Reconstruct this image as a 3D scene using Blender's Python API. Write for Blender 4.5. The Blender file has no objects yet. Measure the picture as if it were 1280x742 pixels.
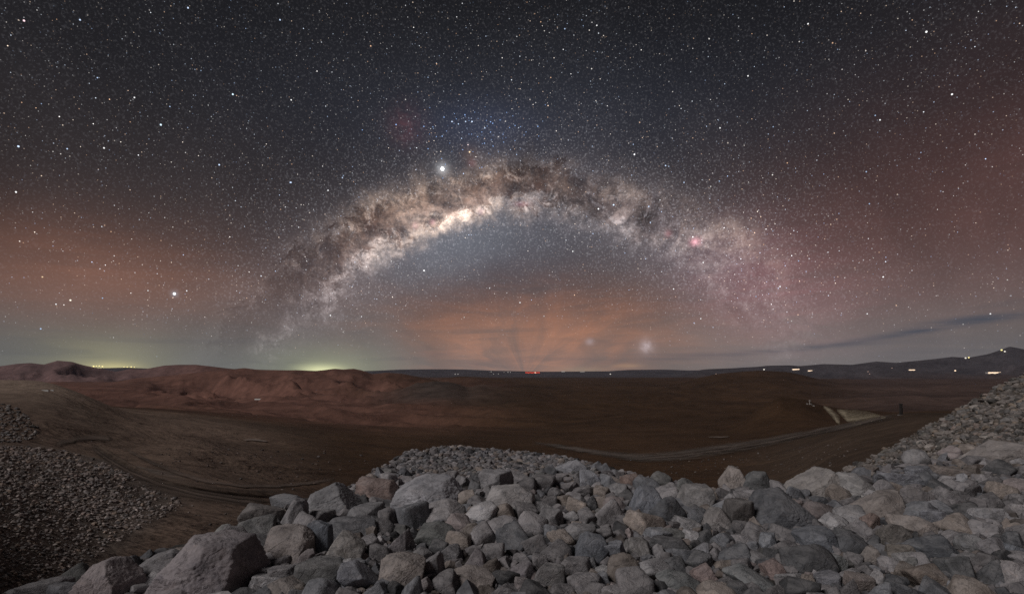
import bpy, bmesh, math, random
import numpy as np

# ------------------------------------------------------------------ camera, world, sun, exposure
SC = bpy.context.scene
COL = SC.collection
FPX, CX, HY = 711.0, 640.0, 463.0          # focal length, centre column and horizon row in photo pixels
EYE = 1.7                                  # metres above the rock heap

cam = bpy.data.cameras.new('camera')
cam.sensor_width = 36.0
cam.lens = 36.0 * FPX / 1280.0
cam.shift_y = (HY - 371.0) / 1280.0
cam.clip_start, cam.clip_end = 0.1, 200000
cam_o = bpy.data.objects.new('camera', cam)
COL.objects.link(cam_o)
cam_o.location = (0, 0, EYE)
cam_o.rotation_euler = (math.pi / 2, 0, 0)
SC.camera = cam_o
SC.view_settings.view_transform = 'Standard'
SC.view_settings.look = 'None'
SC.view_settings.exposure = 0.0
SC.view_settings.gamma = 1.0
SC.view_settings.use_curve_mapping = False
SC.cycles.use_denoising = False
SC.cycles.use_adaptive_sampling = False
SC.cycles.max_bounces = 3
SC.cycles.diffuse_bounces = 1
SC.cycles.transparent_max_bounces = 6
SC.cycles.volume_bounces = 0
SC.cycles.sample_clamp_indirect = 1.0

SUN_EL, SUN_AZ = 42.0, -124.0               # degrees; azimuth from +Y (view direction) towards +X
sun = bpy.data.lights.new('sun', 'SUN')
sun.energy = 1.48
sun.angle = math.radians(20)
sun.color = (1.0, 0.955, 0.95)
sun_o = bpy.data.objects.new('sun', sun)
COL.objects.link(sun_o)
_a, _e = math.radians(SUN_AZ), math.radians(SUN_EL)
from mathutils import Vector
_sd = Vector((math.sin(_a) * math.cos(_e), math.cos(_a) * math.cos(_e), math.sin(_e)))
sun_o.rotation_euler = _sd.to_track_quat('Z', 'Y').to_euler()


def lin(c):
    return tuple(((v / 255.0) / 12.92 if v / 255.0 <= 0.04045 else ((v / 255.0 + 0.055) / 1.055) ** 2.4) for v in c)


def cosdir(px, py):
    X, Z = (px - CX) / FPX, (HY - py) / FPX
    n = math.sqrt(1 + X * X + Z * Z)
    return X / n, Z / n


class NT:
    """small helper to wire shader nodes"""
    def __init__(self, tree):
        self.t = tree
        tree.nodes.clear()

    def n(self, kind, **kw):
        o = self.t.nodes.new(kind)
        for k, v in kw.items():
            setattr(o, k, v)
        return o

    def put(self, sock, v):
        if hasattr(v, 'is_linked') or isinstance(v, bpy.types.NodeSocket):
            self.t.links.new(v, sock)
        elif isinstance(v, (tuple, list)) and len(v) == 3 and len(sock.default_value) == 4:
            sock.default_value = (*v, 1)
        else:
            sock.default_value = v

    def m(self, op, a, b=0.0, c=0.0, clamp=False):
        o = self.n('ShaderNodeMath', operation=op, use_clamp=clamp)
        self.put(o.inputs[0], a); self.put(o.inputs[1], b); self.put(o.inputs[2], c)
        return o.outputs[0]

    def vm(self, op, a, b=None, scale=None):
        o = self.n('ShaderNodeVectorMath', operation=op)
        self.put(o.inputs[0], a)
        if b is not None: self.put(o.inputs[1], b)
        if scale is not None: self.put(o.inputs['Scale'], scale)
        return o.outputs[0]

    def mix(self, f, a, b, mode='MIX'):
        o = self.n('ShaderNodeMix', data_type='RGBA', blend_type=mode)
        self.put(o.inputs[0], f); self.put(o.inputs[6], a); self.put(o.inputs[7], b)
        return o.outputs[2]

    def addc(self, base, f, colour):
        return self.mix(1.0, base, self.scale(colour, f), 'ADD')

    def scale(self, colour, f):
        return self.vm('SCALE', colour, scale=f)

    def ramp(self, f, stops, interp='LINEAR'):
        o = self.n('ShaderNodeValToRGB')
        cr = o.color_ramp
        cr.interpolation = interp
        while len(cr.elements) < len(stops): cr.elements.new(0.5)
        for e, (p, c) in zip(cr.elements, stops):
            e.position = p
            e.color = (*c, 1) if isinstance(c, (tuple, list)) else (c, c, c, 1)
        self.put(o.inputs[0], f)
        return o.outputs[0]

    def rng(self, f, a, b, c=0.0, d=1.0, smooth=True):
        o = self.n('ShaderNodeMapRange', interpolation_type='SMOOTHSTEP' if smooth else 'LINEAR')
        for i, v in enumerate((f, a, b, c, d)): self.put(o.inputs[i], v)
        return o.outputs[0]

    def noise(self, vec, scale, detail=4.0, rough=0.5, dist=0.0, lac=2.0):
        o = self.n('ShaderNodeTexNoise')
        self.put(o.inputs['Vector'], vec)
        for k, v in (('Scale', scale), ('Detail', detail), ('Roughness', rough), ('Distortion', dist), ('Lacunarity', lac)):
            o.inputs[k].default_value = v
        return o.outputs[0]


# ------------------------------------------------------------------ night sky
def build_world():
    w = bpy.data.worlds.new('World')
    SC.world = w
    w.use_nodes = True
    w.cycles.sampling_method = 'MANUAL'
    w.cycles.sample_map_resolution = 512
    T = NT(w.node_tree)
    out = T.n('ShaderNodeOutputWorld')
    bg = T.n('ShaderNodeBackground')
    T.t.links.new(bg.outputs[0], out.inputs[0])
    tc = T.n('ShaderNodeTexCoord')
    D = T.vm('NORMALIZE', tc.outputs['Generated'])
    sep = T.n('ShaderNodeSeparateXYZ'); T.put(sep.inputs[0], D)
    x, y, z = sep.outputs

    def dot(v):
        o = T.n('ShaderNodeVectorMath', operation='DOT_PRODUCT')
        T.put(o.inputs[0], D); o.inputs[1].default_value = v
        return o.outputs['Value']

    def blob(px, py, rx, ry, rot=0.0):
        """soft elliptical patch fixed among the stars"""
        X, Z = (px - CX) / FPX, (HY - py) / FPX
        if rx == ry:
            d = Vector((X, 1, Z)).normalized()
            k = 2.0 / (rx / FPX / (1 + X * X + Z * Z) ** 0.75) ** 2
            return T.m('EXPONENT', T.m('MULTIPLY_ADD', dot(d), k, -k))
        cx_, cz_ = cosdir(px, py)
        sx = rx / FPX / (1 + X * X) ** 1.5
        sy = ry / FPX / math.sqrt(1 + X * X + Z * Z)
        c, s = math.cos(rot), math.sin(rot)
        a = T.m('SUBTRACT', dot((c / sx, 0, s / sx)), (c * cx_ + s * cz_) / sx)
        b = T.m('SUBTRACT', dot((-s / sy, 0, c / sy)), (-s * cx_ + c * cz_) / sy)
        return T.m('POWER', math.exp(-1), T.m('MULTIPLY_ADD', a, a, T.m('MULTIPLY', b, b)))

    def add(base, f, k, col):
        o = T.n('ShaderNodeVectorMath', operation='MULTIPLY_ADD')
        T.put(o.inputs[0], f); o.inputs[1].default_value = tuple(v * k for v in col); T.put(o.inputs[2], base)
        return o.outputs[0]

    # airglow gradient up from the horizon
    base = T.ramp(z, [(0.0, lin((106, 106, 105))), (0.05, lin((100, 97, 95))), (0.11, lin((86, 77, 76))), (0.19, lin((65, 55, 54))),
                      (0.29, lin((47, 42, 43))), (0.42, lin((32, 31, 33))), (0.6, lin((23, 23, 26)))], 'B_SPLINE')
    big = T.noise(D, 3.2, 4, 0.55, 0.4)
    st = T.n('ShaderNodeMapping'); st.inputs['Scale'].default_value = (2.0, 2.0, 16.0); st.inputs['Rotation'].default_value = (0, math.radians(-8), 0)
    T.put(st.inputs['Vector'], D)
    streak = T.noise(st.outputs[0], 2.2, 4, 0.6, 0.8)
    c = T.scale(base, T.rng(big, 0.25, 0.75, 0.80, 1.20))
    mod = T.rng(T.m('MULTIPLY_ADD', streak, 0.6, T.m('MULTIPLY', big, 0.4)), 0.36, 0.64, 0.35, 1.4)
    soft = T.rng(big, 0.25, 0.75, 0.65, 1.3)
    c = add(c, T.m('MULTIPLY', blob(110, 345, 240, 60), T.m('MULTIPLY_ADD', mod, 0.35, 0.62)), 1.0, (0.110, 0.036, 0.013))
    c = add(c, T.m('MULTIPLY', blob(1230, 275, 380, 150, 0.12), T.m('MULTIPLY', soft, T.m('MULTIPLY_ADD', mod, 0.18, 0.8))), 1.0, (0.058, 0.020, 0.016))
    c = add(c, T.m('MULTIPLY', blob(960, 365, 110, 60, -0.4), mod), 1.0, (0.058, 0.014, 0.020))
    c = add(c, blob(90, 440, 260, 34), 0.16, lin((70, 84, 44)))
    c = add(c, blob(600, 318, 160, 55), 0.34, lin((62, 78, 96)))
    c = add(c, blob(650, 165, 280, 80), 0.16, lin((62, 76, 100)))

    # ---- the galactic arch, in elliptical polar coordinates about a centre below the horizon
    C0 = 474
    ccx, ccz = cosdir(655, C0)
    ax = cosdir(655 + 335, C0)[0] - ccx
    az = cosdir(655, 250)[1] - ccz

    def polar(px, py):
        a, b = cosdir(px, py)
        a, b = (a - ccx) / ax, (b - ccz) / az
        return math.atan2(b, a) / math.pi, math.hypot(a, b)
    pa, pb = T.m('MULTIPLY_ADD', x, 1 / ax, -ccx / ax), T.m('MULTIPLY_ADD', z, 1 / az, -ccz / az)
    th = T.m('DIVIDE', T.m('ARCTAN2', pb, pa), math.pi)            # 0 right foot .. 1 left foot
    rho = T.m('SQRT', T.m('MULTIPLY_ADD', pa, pa, T.m('MULTIPLY', pb, pb)))
    spine = [(1000, 468), (985, 430), (955, 380), (915, 335), (870, 303), (820, 283), (760, 263), (690, 250), (630, 247), (560, 262),
             (500, 287), (450, 315), (400, 362), (350, 412), (320, 445), (304, 468)]
    pts = sorted(polar(*p) for p in spine)
    rho0 = T.m('MULTIPLY', T.ramp(th, [(max(0, min(1, p)), r / 2.0) for p, r in pts], 'LINEAR'), 2.0)
    # orange airglow fanning up from the horizon under the arch
    fv = T.n('ShaderNodeCombineXYZ'); T.put(fv.inputs[0], T.m('MULTIPLY_ADD', th, 5.0, T.m('MULTIPLY', big, 1.0))); T.put(fv.inputs[1], T.m('MULTIPLY_ADD', rho, 1.6, T.m('MULTIPLY', streak, 0.6))); T.put(fv.inputs[2], 3.7)
    fan = T.noise(fv.outputs[0], 1.5, 4, 0.6, 0.7)
    fanm = T.m('MULTIPLY', T.rng(fan, 0.30, 0.70, 0.66, 1.28), T.rng(streak, 0.32, 0.68, 0.70, 1.25))
    warm = T.m('MULTIPLY_ADD', blob(690, 430, 170, 58), 1.0, T.m('MULTIPLY', blob(560, 418, 90, 24, -0.3), 0.3))
    c = add(c, T.m('MULTIPLY', warm, fanm), 1.0, (0.215, 0.066, 0.016))
    wv = T.noise(D, 10.0, 3, 0.6)
    wv2 = T.noise(D, 30.0, 4, 0.65)
    s0 = T.m('MULTIPLY', T.m('SUBTRACT', rho, rho0), 235.0)        # about photo pixels across the band
    s = T.m('MULTIPLY_ADD', T.m('SUBTRACT', wv, 0.5), 30.0, s0)
    s = T.m('MULTIPLY_ADD', T.m('SUBTRACT', wv2, 0.5), 26.0, s)

    def gauss(c0, wd):
        d = T.m('MULTIPLY_ADD', s, 1 / wd, -c0 / wd)
        return T.m('POWER', math.exp(-1), T.m('MULTIPLY', d, d))

    def along(lst):
        return T.ramp(th, [(p, v) for p, v in sorted((max(0, min(1, polar(a, b)[0])), v) for a, b, v in lst)], 'EASE')
    front = T.rng(y, 0.15, 0.45)
    fine = T.noise(D, 60.0, 5, 0.78, 0.3)
    med = T.noise(D, 19.0, 5, 0.62, 0.9)
    # one ramp carries three strengths along the arch: glow, core, dust
    tri = T.ramp(th, [(p, v) for p, v in sorted((max(0, min(1, polar(a, b)[0])), (g, k, d)) for a, b, g, k, d in (
        (1000, 468, 0.05, 0.0, 0.0), (985, 430, 0.16, 0.01, 0.05), (950, 380, 0.50, 0.05, 0.25), (870, 303, 1.0, 0.28, 0.35), (800, 275, 1.0, 0.24, 0.55), (730, 256, 0.95, 0.28, 0.7), (670, 249, 0.95, 0.40, 1.0), (610, 249, 1.0, 0.8, 0.95), (560, 262, 1.0, 1.0, 0.75),
        (515, 279, 1.0, 0.95, 0.75), (470, 303, 0.92, 0.6, 1.0), (430, 335, 0.78, 0.24, 0.8), (385, 375, 0.55, 0.06, 0.5), (345, 418, 0.30, 0.02, 0.35), (304, 468, 0.05, 0.0, 0.0)))], 'EASE')
    ts = T.n('ShaderNodeSeparateColor'); T.put(ts.inputs[0], tri)
    glow_a, core_a, dust_a = [T.m('MULTIPLY', o, front) for o in ts.outputs]
    fm = T.rng(fine, 0.30, 0.70, 0.30, 1.75)
    mm = T.rng(med, 0.30, 0.70, 0.28, 1.65)
    fmm = T.m('MULTIPLY', fm, mm)
    g0 = T.m('MULTIPLY', gauss(0.0, 72.0), glow_a)
    g1 = T.m('MULTIPLY', T.m('MULTIPLY', gauss(3.0, 33.0), glow_a), fm)
    g2 = T.m('MULTIPLY', T.m('MULTIPLY', gauss(-6.0, 16.0), glow_a), fmm)
    g3 = T.m('MULTIPLY', T.m('MULTIPLY', gauss(13.0, 23.0), core_a), fmm)
    g4 = T.m('MULTIPLY', T.m('MULTIPLY', gauss(-11.0, 12.0), T.m('MULTIPLY', core_a, core_a)), fmm)
    gin = T.m('MULTIPLY', gauss(-44.0, 36.0), core_a)
    c = add(c, g0, 0.022, (1.0, 0.9, 0.98))
    c = add(c, g1, 0.066, (0.96, 0.88, 1.02))
    c = add(c, T.m('MULTIPLY', g2, mm), 0.125, (0.98, 0.87, 0.88))
    c = add(c, g3, 0.42, (1.0, 0.70, 0.50))
    c = add(c, g4, 0.44, (1.0, 0.72, 0.50))
    c = add(c, gin, 0.085, (0.80, 0.92, 1.08))
    # dust lanes in front of the glow
    dust_c = along([(1000, 468, 0.5), (870, 303, 0.48), (760, 263, 0.58), (660, 249, 0.68), (590, 255, 0.60), (530, 272, 0.60), (480, 297, 0.68), (420, 345, 0.70), (350, 412, 0.70)])
    dd = T.m('MULTIPLY', T.m('MULTIPLY_ADD', T.m('SUBTRACT', dust_c, 0.5), -100.0, s), 1 / 24.0)
    band = T.m('POWER', math.exp(-1), T.m('MULTIPLY', dd, dd))
    warp = T.noise(D, 21.0, 6, 0.68, 1.4)
    lanes = T.rng(T.m('MULTIPLY_ADD', warp, 0.80, T.m('MULTIPLY', band, 0.26)), 0.52, 0.61)
    fila = T.m('MULTIPLY', T.rng(T.m('ABSOLUTE', T.m('SUBTRACT', med, 0.5)), 0.0, 0.042, 1.0, 0.0), T.rng(wv2, 0.38, 0.56))
    fila2 = T.m('MULTIPLY', T.rng(T.m('ABSOLUTE', T.m('SUBTRACT', warp, 0.47)), 0.0, 0.035, 1.0, 0.0), T.rng(wv, 0.35, 0.55))
    lanes = T.m('MAXIMUM', lanes, T.m('MULTIPLY', T.m('MAXIMUM', fila, fila2), T.rng(gauss(10.0, 34.0), 0.2, 0.8)))
    dm = T.m('MULTIPLY', T.m('MULTIPLY', lanes, dust_a), T.rng(gauss(12.0, 50.0), 0.10, 0.7))
    c = T.mix(T.m('MULTIPLY', dm, T.rng(wv2, 0.3, 0.65, 0.62, 0.95)), c, T.vm('MULTIPLY', c, (0.25, 0.19, 0.18)))
    for px, py, r, k in ((806, 273, 12, 0.9), (655, 185, 16, 0.45), (648, 220, 22, 0.65), (700, 246, 20, 0.6), (735, 258, 18, 0.55), (545, 236, 11, 0.5)):
        c = T.mix(T.m('MULTIPLY', T.m('MULTIPLY', blob(px, py, r, r), T.rng(warp, 0.3, 0.55)), k), c, (0.030, 0.024, 0.023))
    # nebulae, satellite galaxies, red and blue clouds of gas; painted glare around the planet and a bright star
    for px, py, rx, ry, col, k in ((869, 302, 6, 4.5, (1.0, 0.40, 0.48), 0.6), (895, 325, 60, 45, (0.95, 0.55, 0.95), 0.016), (835, 292, 4, 4, (1.0, 0.3, 0.35), 0.15), (508, 158, 22, 22, (1.0, 0.26, 0.28), 0.034), (588, 194, 11, 11, (1.0, 0.55, 0.3), 0.05),
                                   (590, 204, 5, 5, (1.0, 0.25, 0.28), 0.06), (600, 160, 60, 26, (0.35, 0.55, 1.3), 0.022), (808, 433, 7, 8, (0.9, 0.85, 0.95), 0.20), (806, 434, 14, 12, (0.9, 0.85, 0.95), 0.05), (737, 427, 5, 4, (0.85, 0.85, 1.0), 0.16),
                                   (652, 255, 9, 3, (1.0, 0.3, 0.4), 0.12), (541, 278, 3.5, 3.5, (1.0, 0.35, 0.5), 0.22), (519, 282, 4, 4, (1.0, 0.5, 0.6), 0.18), (601, 264, 4, 4, (1.0, 0.4, 0.6), 0.15),
                                   (470, 323, 14, 14, (1.0, 0.86, 0.78), 0.09), (553, 211, 7, 7, (0.9, 0.95, 1.0), 0.30), (553, 211, 18, 18, (0.8, 0.9, 1.0), 0.03), (218, 367, 4.5, 4.5, (0.7, 0.85, 1.0), 0.16)):
        f = blob(px, py, rx, ry)
        if (px, py) in ((869, 302), (508, 158), (808, 433)): f = T.m('MULTIPLY', f, fm)
        c = add(c, f, k, col)

    # faint stars: cells of several sizes over the whole sphere, denser towards the arch
    alt = T.m('MULTIPLY', T.rng(z, 0.0, 0.14, 0.10, 1.0), T.rng(dm, 0.0, 1.0, 1.0, 0.35))
    grain = T.rng(T.noise(D, 330.0, 1.0, 0.6), 0.50, 0.80)
    c = T.vm('ADD', c, T.scale((0.95, 0.93, 1.0), T.m('MULTIPLY', T.m('MULTIPLY', grain, alt), T.m('MULTIPLY_ADD', g0, 0.16, 0.028))))
    patch = T.rng(big, 0.32, 0.68, 0.55, 1.35)
    for scale, r0, k, boost, pw in ((262.0, 0.20, 0.90, 0.9, 2.2), (138.0, 0.115, 2.4, 0.4, 2.2)):
        v = T.n('ShaderNodeTexVoronoi', feature='F1', voronoi_dimensions='3D')
        T.put(v.inputs['Vector'], D); v.inputs['Scale'].default_value = scale
        cs = T.n('ShaderNodeSeparateColor'); T.put(cs.inputs[0], v.outputs['Color'])
        r = T.m('MULTIPLY_ADD', cs.outputs[0], 0.8 * r0, 0.35 * r0)
        d = T.m('SUBTRACT', 1.0, T.m('DIVIDE', v.outputs['Distance'], r), clamp=True)
        br = T.m('MULTIPLY', T.m('ADD', T.m('POWER', cs.outputs[1], pw), 0.10), patch)
        f = T.m('MULTIPLY', T.m('MULTIPLY', d, br), T.m('MULTIPLY', alt, T.m('MULTIPLY_ADD', g0, boost, 0.75)))
        tint = T.ramp(cs.outputs[2], [(0.0, (1.0, 0.60, 0.36)), (0.25, (1.0, 0.86, 0.72)), (0.5, (1.0, 0.97, 0.95)), (0.75, (0.82, 0.90, 1.0)), (1.0, (0.48, 0.66, 1.0))])
        c = T.vm('ADD', c, T.scale(tint, T.m('MULTIPLY', f, k * 1.5)))

    # glow of far towns on the horizon and thin far clouds
    for px, py, rx, ry, col, k in ((135, 455, 80, 30, (1.0, 0.92, 0.30), 0.13), (140, 461, 34, 8, (1.0, 0.85, 0.30), 0.38), (410, 460, 76, 24, (0.85, 1.0, 0.40), 0.14), (402, 463, 26, 7, (1.0, 1.0, 0.50), 0.60),
                                   (728, 464, 34, 6, (0.9, 0.9, 0.4), 0.05), (785, 457, 16, 2.5, (1.0, 0.6, 0.2), 0.10)):
        c = add(c, blob(px, py, rx, ry), k, col)
    cm = T.n('ShaderNodeMapping'); cm.inputs['Scale'].default_value = (3.0, 3.0, 30.0); cm.inputs['Rotation'].default_value = (0, math.radians(9.0), 0)
    T.put(cm.inputs['Vector'], D)
    cl = T.noise(cm.outputs[0], 1.6, 5, 0.6, 0.5)
    cg = None
    for px, py, rx, ry, rot, k in ((1225, 398, 80, 6.5, 0.16, 1.0), (1120, 418, 80, 4.0, 0.17, 0.85), (1010, 435, 90, 3.5, 0.08, 0.5), (1262, 378, 36, 3, 0.2, 0.6), (880, 445, 110, 4, 0.05, 0.35)):
        m_ = T.m('MULTIPLY', blob(px, py, rx, ry, rot), k)
        cg = m_ if cg is None else T.m('ADD', cg, m_, clamp=True)
    c = T.mix(T.m('MULTIPLY', cg, T.rng(cl, 0.30, 0.60, 0.1, 0.9)), c, lin((68, 73, 84)))
    lowc = T.m('MULTIPLY', T.m('MULTIPLY', T.rng(cl, 0.46, 0.66), T.rng(z, 0.0, 0.10, 1.0, 0.0)), 0.28)
    c = T.mix(lowc, c, lin((84, 84, 90)))
    # below the horizon: dark land
    c = T.mix(T.rng(z, -0.03, -0.01, 1.0, 0.0), c, (0.012, 0.009, 0.007))
    T.put(bg.inputs['Color'], c)
    bg.inputs['Strength'].default_value = 1.0


build_world()

# ------------------------------------------------------------------ helpers
rng = np.random.default_rng(7)
random.seed(7)


def hashf(ix, iy, iz, seed):
    h = (ix.astype(np.int64) * 374761393 + iy.astype(np.int64) * 668265263 + iz.astype(np.int64) * 2147483647 + seed * 1274126177) & 0xFFFFFFFF
    h = ((h ^ (h >> 13)) * 1274126177) & 0xFFFFFFFF
    h = ((h ^ (h >> 16)) * 2246822519) & 0xFFFFFFFF
    return ((h ^ (h >> 15)) & 0xFFFFFF) / float(0xFFFFFF)


def vnoise(p, seed=0):
    i = np.floor(p).astype(np.int64)
    f = p - i
    f = f * f * f * (f * (f * 6 - 15) + 10)
    r = 0
    for dx in (0, 1):
        for dy in (0, 1):
            for dz in (0, 1):
                w = (f[..., 0] if dx else 1 - f[..., 0]) * (f[..., 1] if dy else 1 - f[..., 1]) * (f[..., 2] if dz else 1 - f[..., 2])
                r = r + w * hashf(i[..., 0] + dx, i[..., 1] + dy, i[..., 2] + dz, seed)
    return r


def fbm(p, octaves=4, seed=0, gain=0.5, ridged=False):
    a, t, r, q = 1.0, 0.0, 0.0, np.array(p, dtype=float)
    for o in range(octaves):
        v = vnoise(q, seed + o * 17)
        if ridged: v = 1 - np.abs(2 * v - 1)
        r = r + a * v
        t += a; a *= gain
        q = q * 2.03 + 11.3
    return r / t


def p3(x, y, z=0.0):
    return np.stack([x, y, np.zeros_like(x) + z], -1)


def mesh_from(name, v, f, smooth=True):
    me = bpy.data.meshes.new(name)
    v = np.asarray(v, dtype=np.float32); f = np.asarray(f, dtype=np.int32)
    k = f.shape[1]
    me.vertices.add(len(v)); me.vertices.foreach_set('co', v.ravel())
    me.loops.add(f.size); me.loops.foreach_set('vertex_index', f.ravel())
    me.polygons.add(len(f)); me.polygons.foreach_set('loop_start', np.arange(0, f.size, k, dtype=np.int32))
    me.update(calc_edges=True)
    me.polygons.foreach_set('use_smooth', np.full(len(f), bool(smooth)))
    return me


def vcol(me, name, rgb):
    at = me.color_attributes.new(name, 'FLOAT_COLOR', 'POINT')
    d = np.ones((len(me.vertices), 4), dtype=np.float32)
    d[:, :3] = rgb
    at.data.foreach_set('color', d.ravel())


def link(name, me, mat=None, parent=None, label=None, cat=None, group=None, kind=None):
    o = bpy.data.objects.new(name, me)
    COL.objects.link(o)
    if mat is not None and me is not None and not me.materials: me.materials.append(mat)
    if parent is not None: o.parent = parent
    if label: o['label'] = label
    if cat: o['category'] = cat
    if group: o['group'] = group
    if kind: o['kind'] = kind
    return o


def bxm(name, boxes):
    """a mesh of boxes given as (x0,x1,y0,y1,z0,z1)"""
    v, f = [], []
    for x0, x1, y0, y1, z0, z1 in boxes:
        b = len(v)
        v += [(x0, y0, z0), (x1, y0, z0), (x1, y1, z0), (x0, y1, z0), (x0, y0, z1), (x1, y0, z1), (x1, y1, z1), (x0, y1, z1)]
        f += [(b, b + 3, b + 2, b + 1), (b + 4, b + 5, b + 6, b + 7), (b, b + 1, b + 5, b + 4), (b + 1, b + 2, b + 6, b + 5), (b + 2, b + 3, b + 7, b + 6), (b + 3, b, b + 4, b + 7)]
    return mesh_from(name, v, f, False)


# ------------------------------------------------------------------ materials
def new_mat(name):
    m = bpy.data.materials.new(name)
    m.use_nodes = True
    T = NT(m.node_tree)
    out = T.n('ShaderNodeOutputMaterial')
    b = T.n('ShaderNodeBsdfPrincipled')
    T.t.links.new(b.outputs[0], out.inputs[0])
    b.inputs['Roughness'].default_value = 0.92
    b.inputs['Specular IOR Level'].default_value = 0.15
    return m, T, b


def bump(T, b, h, strength, dist):
    n = T.n('ShaderNodeBump')
    n.inputs['Strength'].default_value = strength
    n.inputs['Distance'].default_value = dist
    T.put(n.inputs['Height'], h)
    T.t.links.new(n.outputs[0], b.inputs['Normal'])


def rock_material(name, per_object):
    m, T, b = new_mat(name)
    if per_object:
        oi = T.n('ShaderNodeObjectInfo')
        tc = T.n('ShaderNodeTexCoord')
        off = T.vm('SCALE', (37.0, 91.0, 53.0), scale=oi.outputs['Random'])
        P = T.vm('ADD', tc.outputs['Object'], off)
        base = oi.outputs['Color']
        k = 1.0
    else:
        geo = T.n('ShaderNodeNewGeometry')
        P = geo.outputs['Position']
        at = T.n('ShaderNodeAttribute', attribute_name='tint')
        base = at.outputs['Color']
        k = 4.0
    n1 = T.noise(P, 2.2 * k, 6, 0.62, 0.5)
    n2 = T.noise(P, 5.5 * k, 8, 0.66, 0.8)
    n3 = T.noise(P, 26.0 * k, 5, 0.7)
    col = T.scale(base, T.rng(n1, 0.25, 0.75, 0.62, 1.36))
    col = T.mix(T.m('MULTIPLY', T.rng(n2, 0.50, 0.66), 0.50), col, T.mix(1.0, col, (0.50, 0.52, 0.58), 'MULTIPLY'))
    col = T.mix(T.m('MULTIPLY', T.rng(n2, 0.44, 0.30), 0.40), col, T.mix(1.0, col, (1.30, 1.16, 1.06), 'MULTIPLY'))
    col = T.scale(col, T.rng(n3, 0.3, 0.7, 0.88, 1.12))
    # mineral veins
    v = T.n('ShaderNodeTexVoronoi', feature='DISTANCE_TO_EDGE')
    wv = T.vm('ADD', P, T.vm('SCALE', (1.0, 1.0, 1.0), scale=T.m('MULTIPLY', n1, 0.9)))
    T.put(v.inputs['Vector'], wv); v.inputs['Scale'].default_value = 2.3 * k
    crack = T.rng(v.outputs['Distance'], 0.0, 0.035, 1.0, 0.0)
    col = T.mix(T.m('MULTIPLY', crack, T.m('MULTIPLY', T.rng(n2, 0.4, 0.6), 0.45)), col, T.scale(base, 0.35))
    # settled dust on faces that look up
    ge = T.n('ShaderNodeNewGeometry')
    sz = T.n('ShaderNodeSeparateXYZ'); T.put(sz.inputs[0], ge.outputs['Normal'])
    col = T.mix(T.m('MULTIPLY', T.m('MULTIPLY', T.rng(sz.outputs[2], 0.45, 0.95), T.rng(n1, 0.35, 0.65)), 0.28), col, (0.30, 0.280, 0.270))
    T.put(b.inputs['Base Color'], col)
    h = T.m('ADD', T.m('ADD', T.m('MULTIPLY', n2, 0.6), T.m('MULTIPLY', n3, 0.14)), T.m('MULTIPLY', crack, -0.10))
    bump(T, b, h, 0.72, 0.05 if per_object else 0.010)
    return m


M_ROCK = rock_material('rock', True)
M_RUBBLE = rock_material('rubble', False)


def ground_material():
    m, T, b = new_mat('desert_ground')
    geo = T.n('ShaderNodeNewGeometry')
    P = geo.outputs['Position']
    at = T.n('ShaderNodeAttribute', attribute_name='tint')
    n0 = T.noise(P, 0.0016, 7, 0.62, 0.6)
    n1 = T.noise(P, 0.02, 7, 0.6, 0.5)
    n2 = T.noise(P, 0.4, 6, 0.6)
    n3 = T.noise(P, 6.0, 6, 0.65)
    f = T.m('MULTIPLY', T.m('MULTIPLY', T.rng(n0, 0.3, 0.7, 0.75, 1.25), T.rng(n1, 0.3, 0.7, 0.78, 1.22)), T.m('MULTIPLY', T.rng(n2, 0.3, 0.7, 0.8, 1.2), T.rng(n3, 0.3, 0.7, 0.75, 1.25)))
    col = T.scale(at.outputs['Color'], f)
    T.put(b.inputs['Base Color'], col)
    bump(T, b, T.m('MULTIPLY_ADD', n1, 14.0, T.m('MULTIPLY_ADD', n2, 0.5, T.m('MULTIPLY', n3, 0.12))), 0.9, 0.6)
    return m


M_GROUND = ground_material()


def dirt_material(name, rgb, scale=0.8, fade=False):
    m, T, b = new_mat(name)
    geo = T.n('ShaderNodeNewGeometry')
    P = geo.outputs['Position']
    n1, n2 = T.noise(P, scale * 0.12, 6, 0.6, 0.5), T.noise(P, scale * 3, 6, 0.65)
    col = T.scale(rgb, T.m('MULTIPLY', T.rng(n1, 0.3, 0.7, 0.65, 1.3), T.rng(n2, 0.3, 0.7, 0.75, 1.25)))
    T.put(b.inputs['Base Color'], col)
    bump(T, b, n2, 0.5, 0.1)
    if fade:                               # thins out towards its rims, letting the soil below through
        at = T.n('ShaderNodeAttribute', attribute_name='cover')
        n3 = T.noise(P, scale * 0.5, 6, 0.65)
        T.put(b.inputs['Alpha'], T.rng(T.m('MULTIPLY_ADD', n3, fade * 1.3, at.outputs['Fac']), 0.05 + fade * 0.5, 0.65 + fade * 0.9))
    return m


def glow_material(name, rgb, strength):
    m = bpy.data.materials.new(name)
    m.use_nodes = True
    T = NT(m.node_tree)
    out = T.n('ShaderNodeOutputMaterial'); e = T.n('ShaderNodeEmission')
    e.inputs[0].default_value = (*rgb, 1); e.inputs[1].default_value = strength
    T.t.links.new(e.outputs[0], out.inputs[0])
    m.cycles.emission_sampling = 'NONE'
    return m


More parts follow.
